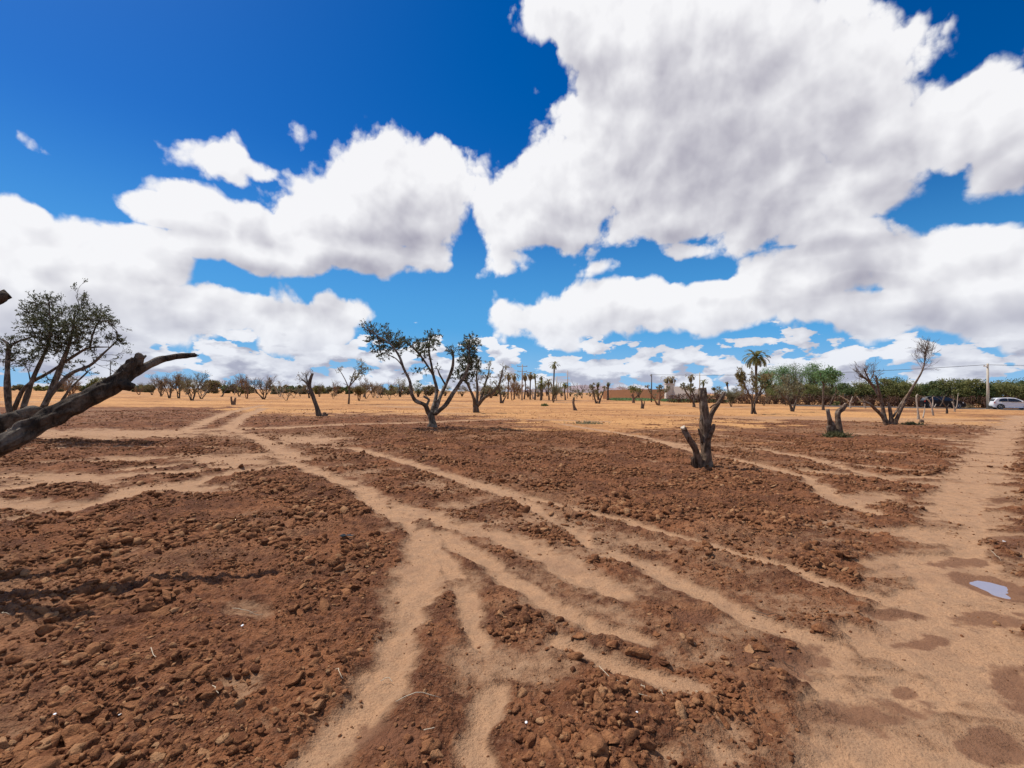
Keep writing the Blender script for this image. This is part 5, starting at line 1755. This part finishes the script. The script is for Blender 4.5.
# ================================================================== litter: straws and scraps on the soil
STRAW = [(232, 612, 258, 613, "pale straw in the soil above the white scrap"), (395, 709, 442, 705, "long pale straw beside the left wheel mark in the foreground"), (600, 676, 650, 708, "long thin straw slanting across the right foreground clods"), (783, 661, 800, 675, "dark short twig on the path edge at right"),
         (380, 680, 394, 679, "short pale straw at the left of the foreground wheel mark"), (422, 737, 436, 734, "short curved straw near the bottom in the middle"), (336, 681, 343, 688, "tiny pale straw left of the foreground wheel mark"), (697, 690, 702, 698, "short white straw near the bottom right clods"),
         (660, 692, 664, 707, "pale upright straw before the bottom right clods"), (752, 612, 790, 622, "pale flattened straw below the right dark clods"), (990, 552, 1002, 563, "crooked pale twig above the puddle"), (211, 700, 217, 708, "thin straw among bottom left clods"), (150, 660, 155, 670, "yellow thin straw among left clods"),
         (640, 690, 646, 697, "tiny straw between bottom right clods"), (250, 620, 262, 617, "thin dry stem beside the white scrap"), (0, 622, 10, 622, "grey stick at the left edge")]
for (a, b, c_, d_, lab) in STRAW:
    P0, P1 = gnd(a, b), gnd(c_, d_)
    n = 5
    pts = []
    for k in range(n + 1):
        q = P0 * (1 - k / n) + P1 * (k / n) + np.array([*rng.normal(0, .006, 2), 0])
        q[2] = hz(q[0], q[1]) + .016 + abs(rng.normal(0, .006))
        pts.append(q)
    o = tube_obj("straw", pts, [.002, .0025, .0025, .002, .002, .001], 5, M["bark_dark"] if "dark" in lab else M["straw"])
    tag(o, lab, "straw", "straws and twigs on the soil")
SCRAP = [(242, 634, 5, 9, "crumpled white paper scrap on the left foreground soil"), (526, 726, 3.5, 5, "small white pebble near the bottom in the middle"), (637, 722, 3, 4, "small pale grey pebble near the bottom right clods"), (83, 750, 4, 2.5, "small white fleck at the bottom left corner"), (55, 724, 3, 2.5, "tiny white fleck among bottom left clods"), (120, 715, 2.5, 2, "tiny pale fleck among the left foreground clods"), (1004, 544, 3, 3, "pale glinting scrap right of the path above the puddle")]
for (a, b, rx, ry, lab) in SCRAP:
    q = gnd(a, b)
    s = .4 * rx * q[1] / F
    Psh, f = clod_shapes(1, 2, rgc)
    V = Psh[0] * np.array([s, s * 1.4, s * .5]) + np.array([q[0], q[1], hz(q[0], q[1]) + s * .5 + .008])
    o = mesh_obj("scrap" if "scrap" in lab or "fleck" in lab else "pebble", V, f, M["scrap"], origin=V.mean(0))
    tag(o, lab, "scrap" if "scrap" in lab or "fleck" in lab else "pebble")
# plastic blue-green shred on the left clods
q = gnd(347, 542)
V = []
for i in range(7):
    for j in range(2):
        x_, y_ = q[0] + (i - 3) * .022, q[1] + (j - .5) * .07 + rng.normal(0, .01)
        V.append((x_, y_, hz(x_, y_) + .03 + rng.uniform(0, .02)))
Fc = [(i * 2, i * 2 + 2, i * 2 + 3, i * 2 + 1) for i in range(6)]
M["shred"] = plain("dark teal plastic", (0.02, 0.032, 0.035), .6)
o = mesh_obj("plastic_shred", V, Fc, M["shred"], origin=q)
sol = o.modifiers.new("thickness", "SOLIDIFY")
sol.thickness = .004
tag(o, "dark teal plastic shred lying on the tilled clods left of centre", "litter")

# ================================================================== light and sky
SUN_AZ, SUN_EL = R(-64), R(57)   # azimuth from +Y towards +X
sd = Vector((math.sin(SUN_AZ) * math.cos(SUN_EL), math.cos(SUN_AZ) * math.cos(SUN_EL), math.sin(SUN_EL)))
sl = bpy.data.lights.new("sun", "SUN")
sl.energy = 4.8
sl.angle = R(.53)
sl.color = (1, .955, .89)
so = bpy.data.objects.new("sun", sl)
so.rotation_euler = (-sd).to_track_quat("-Z", "Y").to_euler()
so.location = (-30, 10, 40)
col.objects.link(so)

world = bpy.data.worlds.new("World")
scn.world = world
world.use_nodes = True
nt = world.node_tree
nt.nodes.clear()
sky = nt.nodes.new("ShaderNodeTexSky")
sky.sky_type = "NISHITA"
sky.sun_disc = False
sky.sun_elevation = SUN_EL
sky.sun_rotation = SUN_AZ
sky.air_density = 1.0
sky.dust_density = 0.3
sky.ozone_density = 2.5
hs = nt.nodes.new("ShaderNodeHueSaturation")
hs.inputs["Saturation"].default_value = 1.5
SKY_TINT = (.56, .74, .98)
hs.inputs["Value"].default_value = 1.0
nt.links.new(sky.outputs[0], hs.inputs["Color"])

tcw = nt.nodes.new("ShaderNodeTexCoord").outputs["Generated"]
sx = nt.nodes.new("ShaderNodeSeparateXYZ")
nt.links.new(tcw, sx.inputs[0])
AZ = mth(nt, "ARCTAN2", sx.outputs[0], sx.outputs[1])
EL = mth(nt, "ARCSINE", sx.outputs[2])
cb = nt.nodes.new("ShaderNodeCombineXYZ")
nt.links.new(AZ, cb.inputs[0])
nt.links.new(EL, cb.inputs[1])
UV = cb.outputs[0]

# cumulus masses: centre, half sizes, tilt, strength as seen from the field
BLOBS = [
    (650, 40, 102, 84, 0, 1), (614, 152, 80, 74, 0, 1), (545, 200, 62, 52, 0, 1), (700, 130, 125, 108, 0, 1), (795, 108, 112, 80, 0, 1), (885, 135, 100, 56, 0, 1), (972, 122, 62, 44, 0, .9), (1030, 150, 50, 46, 0, 1), (760, 190, 130, 60, 0, 1), (685, 218, 95, 30, 0, 1), (725, 15, 100, 50, 0, 1), (890, 48, 80, 14, 12, .0), (548, 230, 60, 24, 0, 1), (860, 180, 85, 40, 0, 1), (560, 5, 40, 40, 0, .8), (960, 85, 80, 18, -14, .35), (800, 30, 60, 40, 0, .5),
    (396, 190, 68, 57, 0, 1), (340, 218, 68, 38, 10, 1), (258, 230, 74, 25, 8, 1), (185, 218, 52, 16, 8, .9), (414, 226, 46, 36, 0, 1), (350, 252, 90, 22, 0, 1), (250, 254, 110, 18, 0, 1),
    (212, 158, 50, 28, 0, .22), (258, 168, 34, 14, 0, .25), (300, 145, 64, 20, 10, -.12), (12, 143, 50, 13, 15, .08), (100, 150, 44, 18, 40, -.25), (455, 142, 44, 18, 0, -.2),
    (60, 250, 95, 32, 0, 1), (28, 218, 46, 14, 20, .75), (85, 288, 110, 36, 0, 1), (20, 310, 85, 50, 0, 1), (110, 322, 70, 24, 0, 1), (150, 264, 50, 24, 0, 1), (-60, 270, 90, 60, 0, 1),
    (218, 306, 50, 26, 0, 1), (300, 327, 60, 30, 0, 1), (335, 314, 38, 18, 0, 1),
    (590, 310, 84, 24, 0, 1), (545, 320, 46, 24, 0, 1), (640, 306, 40, 20, 0, 1),
    (870, 264, 130, 34, 0, 1), (980, 248, 90, 28, 0, 1), (795, 290, 84, 28, -8, 1), (722, 312, 54, 22, -10, 1), (910, 305, 140, 28, 0, 1), (1010, 300, 84, 40, 0, 1), (1060, 262, 70, 46, 0, 1), (835, 232, 60, 14, 0, .7),
    (516, 266, 60, 20, 0, .05), (612, 268, 60, 14, 0, -.2), (690, 250, 50, 14, 0, .3), (480, 310, 40, 14, 0, -.2),
]
# further masses outside the picture: azimuth, elevation, half sizes
EXTRA = [(R(80), R(25), .35, .16), (R(110), R(18), .3, .12), (R(150), R(32), .4, .2), (R(-80), R(12), .3, .10), (R(-110), R(22), .3, .12), (R(-160), R(24), .4, .16), (R(62), R(50), .3, .16), (R(5), R(66), .4, .12), (R(130), R(60), .5, .15)]
MASSES = []
for (px, py, rx, ry, rot, pk) in BLOBS:
    u, v = azel(px, py)
    u1, v1 = azel(px + rx, py)
    u2, v2 = azel(px, py - ry)
    MASSES.append((u, v, math.hypot(u1 - u, v1 - v) * 1.05, math.hypot(u2 - u, v2 - v) * 1.05, -R(rot), pk))
for (u, v, a, b) in EXTRA:
    MASSES.append((u, v, a, b, 0, 1))


def new_group(name, ins, outs):
    g = bpy.data.node_groups.new(name, "ShaderNodeTree")
    for n_, t_ in ins:
        g.interface.new_socket(n_, in_out="INPUT", socket_type="NodeSocket" + t_)
    for n_, t_ in outs:
        g.interface.new_socket(n_, in_out="OUTPUT", socket_type="NodeSocket" + t_)
    return g, g.nodes.new("NodeGroupInput"), g.nodes.new("NodeGroupOutput")


def detail_group(lev):
    """billows and wisps, warped position and the low rows near the horizon: the same for every mass"""
    g, gi, go = new_group("cloud detail", [("UV", "Vector")], [("W", "Vector"), ("N", "Float"), ("H", "Float")])
    uv = gi.outputs[0]
    w1 = noise(g, uv, 5.0, 2, .5, "2D")
    ad = nd(g, "ShaderNodeVectorMath", operation="MULTIPLY_ADD")
    g.links.new(w1.outputs["Color"], ad.inputs[0])
    ad.inputs[1].default_value = (.08, .05, 0)
    g.links.new(uv, ad.inputs[2])
    fb = noise(g, uv, 8.0, (3, 4, 9)[lev], .53, "2D").outputs[0]
    vo = g.nodes.new("ShaderNodeTexVoronoi")
    vo.voronoi_dimensions = "2D"
    vo.feature = "F1"
    vo.inputs["Scale"].default_value = 14
    vo.inputs["Detail"].default_value = (0, 2, 3)[lev]
    vo.inputs["Roughness"].default_value = .5
    vo.normalize = True
    fw_ = nd(g, "ShaderNodeVectorMath", operation="MULTIPLY_ADD")
    g.links.new(fb, fw_.inputs[0])
    fw_.inputs[1].default_value = (.06, -.06, 0)
    g.links.new(ad.outputs[0], fw_.inputs[2])
    g.links.new(fw_.outputs[0], vo.inputs["Vector"])
    n_ = mth(g, "MULTIPLY_ADD", mth(g, "SUBTRACT", fb, .5), 1.55, .10)
    n_ = mth(g, "ADD", n_, mth(g, "MULTIPLY", mth(g, "SUBTRACT", .22, mth(g, "POWER", vo.outputs["Distance"], 1.4)), 1.0))
    se = nd(g, "ShaderNodeSeparateXYZ")
    g.links.new(uv, se.inputs[0])
    s2 = nd(g, "ShaderNodeVectorMath", operation="MULTIPLY")
    g.links.new(uv, s2.inputs[0])
    s2.inputs[1].default_value = (1, 2.3, 1)
    hb = noise(g, s2.outputs[0], 14.0, (3, 4, 7)[lev], .52, "2D").outputs[0]
    cover = mth(g, "SUBTRACT", 1.0, smooth(g, se.outputs[1], R(3.0), R(11)))
    dh = mth(g, "ADD", mth(g, "MULTIPLY", mth(g, "SUBTRACT", hb, .50), 5.6), mth(g, "MULTIPLY", mth(g, "SUBTRACT", cover, .75), 2.6))
    g.links.new(ad.outputs[0], go.inputs[0])
    g.links.new(n_, go.inputs[1])
    g.links.new(dh, go.inputs[2])
    return g


def vm(op, *ins):
    n = nt.nodes.new("ShaderNodeVectorMath")
    n.operation = op
    for i, v in enumerate(ins):
        if isinstance(v, (int, float)):
            n.inputs[i].default_value = (v, v, v)
        else:
            nt.links.new(v, n.inputs[i])
    return n.outputs[0]


def comb(a, b_, c):
    n = nt.nodes.new("ShaderNodeCombineXYZ")
    for i, v in enumerate((a, b_, c)):
        nt.links.new(v, n.inputs[i])
    return n.outputs[0]


def sep(v):
    n = nt.nodes.new("ShaderNodeSeparateXYZ")
    nt.links.new(v, n.inputs[0])
    return n.outputs


def grp(gtree, *ins):
    n = nt.nodes.new("ShaderNodeGroup")
    n.node_tree = gtree
    for i, v in enumerate(ins):
        nt.links.new(v, n.inputs[i])
    return n.outputs


def shifted(vec, sh, after):
    ch = nd(nt, "ShaderNodeVectorMath", operation="MULTIPLY_ADD")
    nt.links.new(after, ch.inputs[0])
    ch.inputs[1].default_value = (1e-7, 1e-7, 0)
    nt.links.new(vec, ch.inputs[2])
    a = nd(nt, "ShaderNodeVectorMath", operation="ADD")
    nt.links.new(ch.outputs[0], a.inputs[0])
    a.inputs[1].default_value = (*sh, 0)
    return a.outputs[0]


STR = .10
low = mixc(nt, smooth(nt, EL, R(0), R(27)), (1.6, 5.3, 8.0), hs.outputs[0])
low = mixc(nt, smooth(nt, EL, R(0), R(8)), (5.0, 7.2, 8.3), low)
skyc = mixc(nt, 1.0, low, SKY_TINT, "MULTIPLY")
DG, DGM, DGL = detail_group(2), detail_group(1), detail_group(0)
G0 = grp(DG, UV)
GM = grp(DGM, shifted(UV, (0, 0), G0[1]))
G1 = grp(DGM, shifted(UV, (-.014, .024), GM[1]))
G2 = grp(DGL, shifted(UV, (-.045, .095), G1[1]))
hazef = mth(nt, "MULTIPLY", mth(nt, "SUBTRACT", 1.0, smooth(nt, EL, R(0), R(11))), .34)


def mixsh(fac, a, b):
    n = nt.nodes.new("ShaderNodeMixShader")
    nt.links.new(fac, n.inputs[0])
    nt.links.new(a, n.inputs[1])
    nt.links.new(b, n.inputs[2])
    return n.outputs[0]


# the masses, looked up at three places at once: here, and twice further toward the sun
Wa, Wb, Wc = sep(G0[0]), sep(G1[0]), sep(G2[0])
XX = comb(Wa[0], Wb[0], Wc[0])
YY = comb(Wa[1], Wb[1], Wc[1])
acc = None
for (cu, cv_, ru, rv, rot, pk) in MASSES:
    cu, cv_ = cu + .04, cv_ + .025
    src = XX if acc is None else vm("MULTIPLY_ADD", acc, 1e-7, XX)  # one after the other: keeps the shader's stack small
    c_, s_ = math.cos(rot), math.sin(rot)
    if abs(rot) < 1e-3:
        A_ = vm("MULTIPLY_ADD", src, 1 / ru, -cu / ru)
        B_ = vm("MULTIPLY_ADD", YY, 1 / rv, -cv_ / rv)
    else:
        A_ = vm("MULTIPLY_ADD", YY, s_ / ru, -(cu * c_ + cv_ * s_) / ru)
        A_ = vm("MULTIPLY_ADD", src, c_ / ru, A_)
        B_ = vm("MULTIPLY_ADD", YY, c_ / rv, -(-cu * s_ + cv_ * c_) / rv)
        B_ = vm("MULTIPLY_ADD", src, -s_ / rv, B_)
    S_ = vm("MULTIPLY_ADD", A_, A_, vm("MULTIPLY_ADD", B_, B_, (1 - pk) ** 2))
    acc = S_ if acc is None else vm("MINIMUM", acc, S_)
r2 = sep(acc)


def dens(i, G, H):
    f = mth(nt, "SUBTRACT", 1.05, mth(nt, "SQRT", r2[i]))
    d = mth(nt, "ADD", mth(nt, "MAXIMUM", f, -2.0), G[1])
    return mth(nt, "MAXIMUM", d, H)


D0, DM, D1, D2 = dens(0, G0, G0[2]), dens(0, GM, GM[2]), dens(1, G1, G1[2]), dens(2, G2, G1[2])
alpha = smooth(nt, D0, 0.0, .27)
# light lost on the way through the cloud from the sun's side
thick = mth(nt, "ADD", mth(nt, "MULTIPLY", mth(nt, "MAXIMUM", D1, 0), .35), mth(nt, "MULTIPLY", mth(nt, "MAXIMUM", D2, 0), .65))
lit = smooth(nt, mth(nt, "POWER", 2.718, mth(nt, "MULTIPLY", thick, -.84)), .07, .98)
lit = mth(nt, "ADD", lit, mth(nt, "MULTIPLY", mth(nt, "SUBTRACT", DM, D1), .24))
# creases between the billows see less of the sky than their rounded heads
lit = mth(nt, "ADD", lit, mth(nt, "MULTIPLY", mth(nt, "SUBTRACT", GM[1], .10), .26), clamp=True)
ccol = mixc(nt, lit, (.36, .345, .42), (.95, .945, .96))
ccol = mixc(nt, hazef, ccol, (.58, .67, .85))  # air in front of the far clouds
b1 = nt.nodes.new("ShaderNodeBackground")
b1.inputs["Strength"].default_value = STR
nt.links.new(skyc, b1.inputs["Color"])
b2 = nt.nodes.new("ShaderNodeBackground")
nt.links.new(ccol, b2.inputs["Color"])
above = mixsh(mth(nt, "MULTIPLY", alpha, .97), b1.outputs[0], b2.outputs[0])
bgl = nt.nodes.new("ShaderNodeBackground")   # nothing but ground lies below the horizon
bgl.inputs["Color"].default_value = (.42, .26, .16, 1)
wo = nt.nodes.new("ShaderNodeOutputWorld")
nt.links.new(mixsh(mth(nt, "GREATER_THAN", EL, R(-1.5)), bgl.outputs[0], above), wo.inputs["Surface"])
world.cycles.sampling_method = "NONE"

scn.view_settings.view_transform = "Standard"
scn.view_settings.look = "None"
scn.view_settings.exposure = 0
scn.view_settings.gamma = 1
scn.cycles.max_bounces = 4
scn.cycles.diffuse_bounces = 2
scn.cycles.glossy_bounces = 2
scn.cycles.transmission_bounces = 2
scn.cycles.use_denoising = True
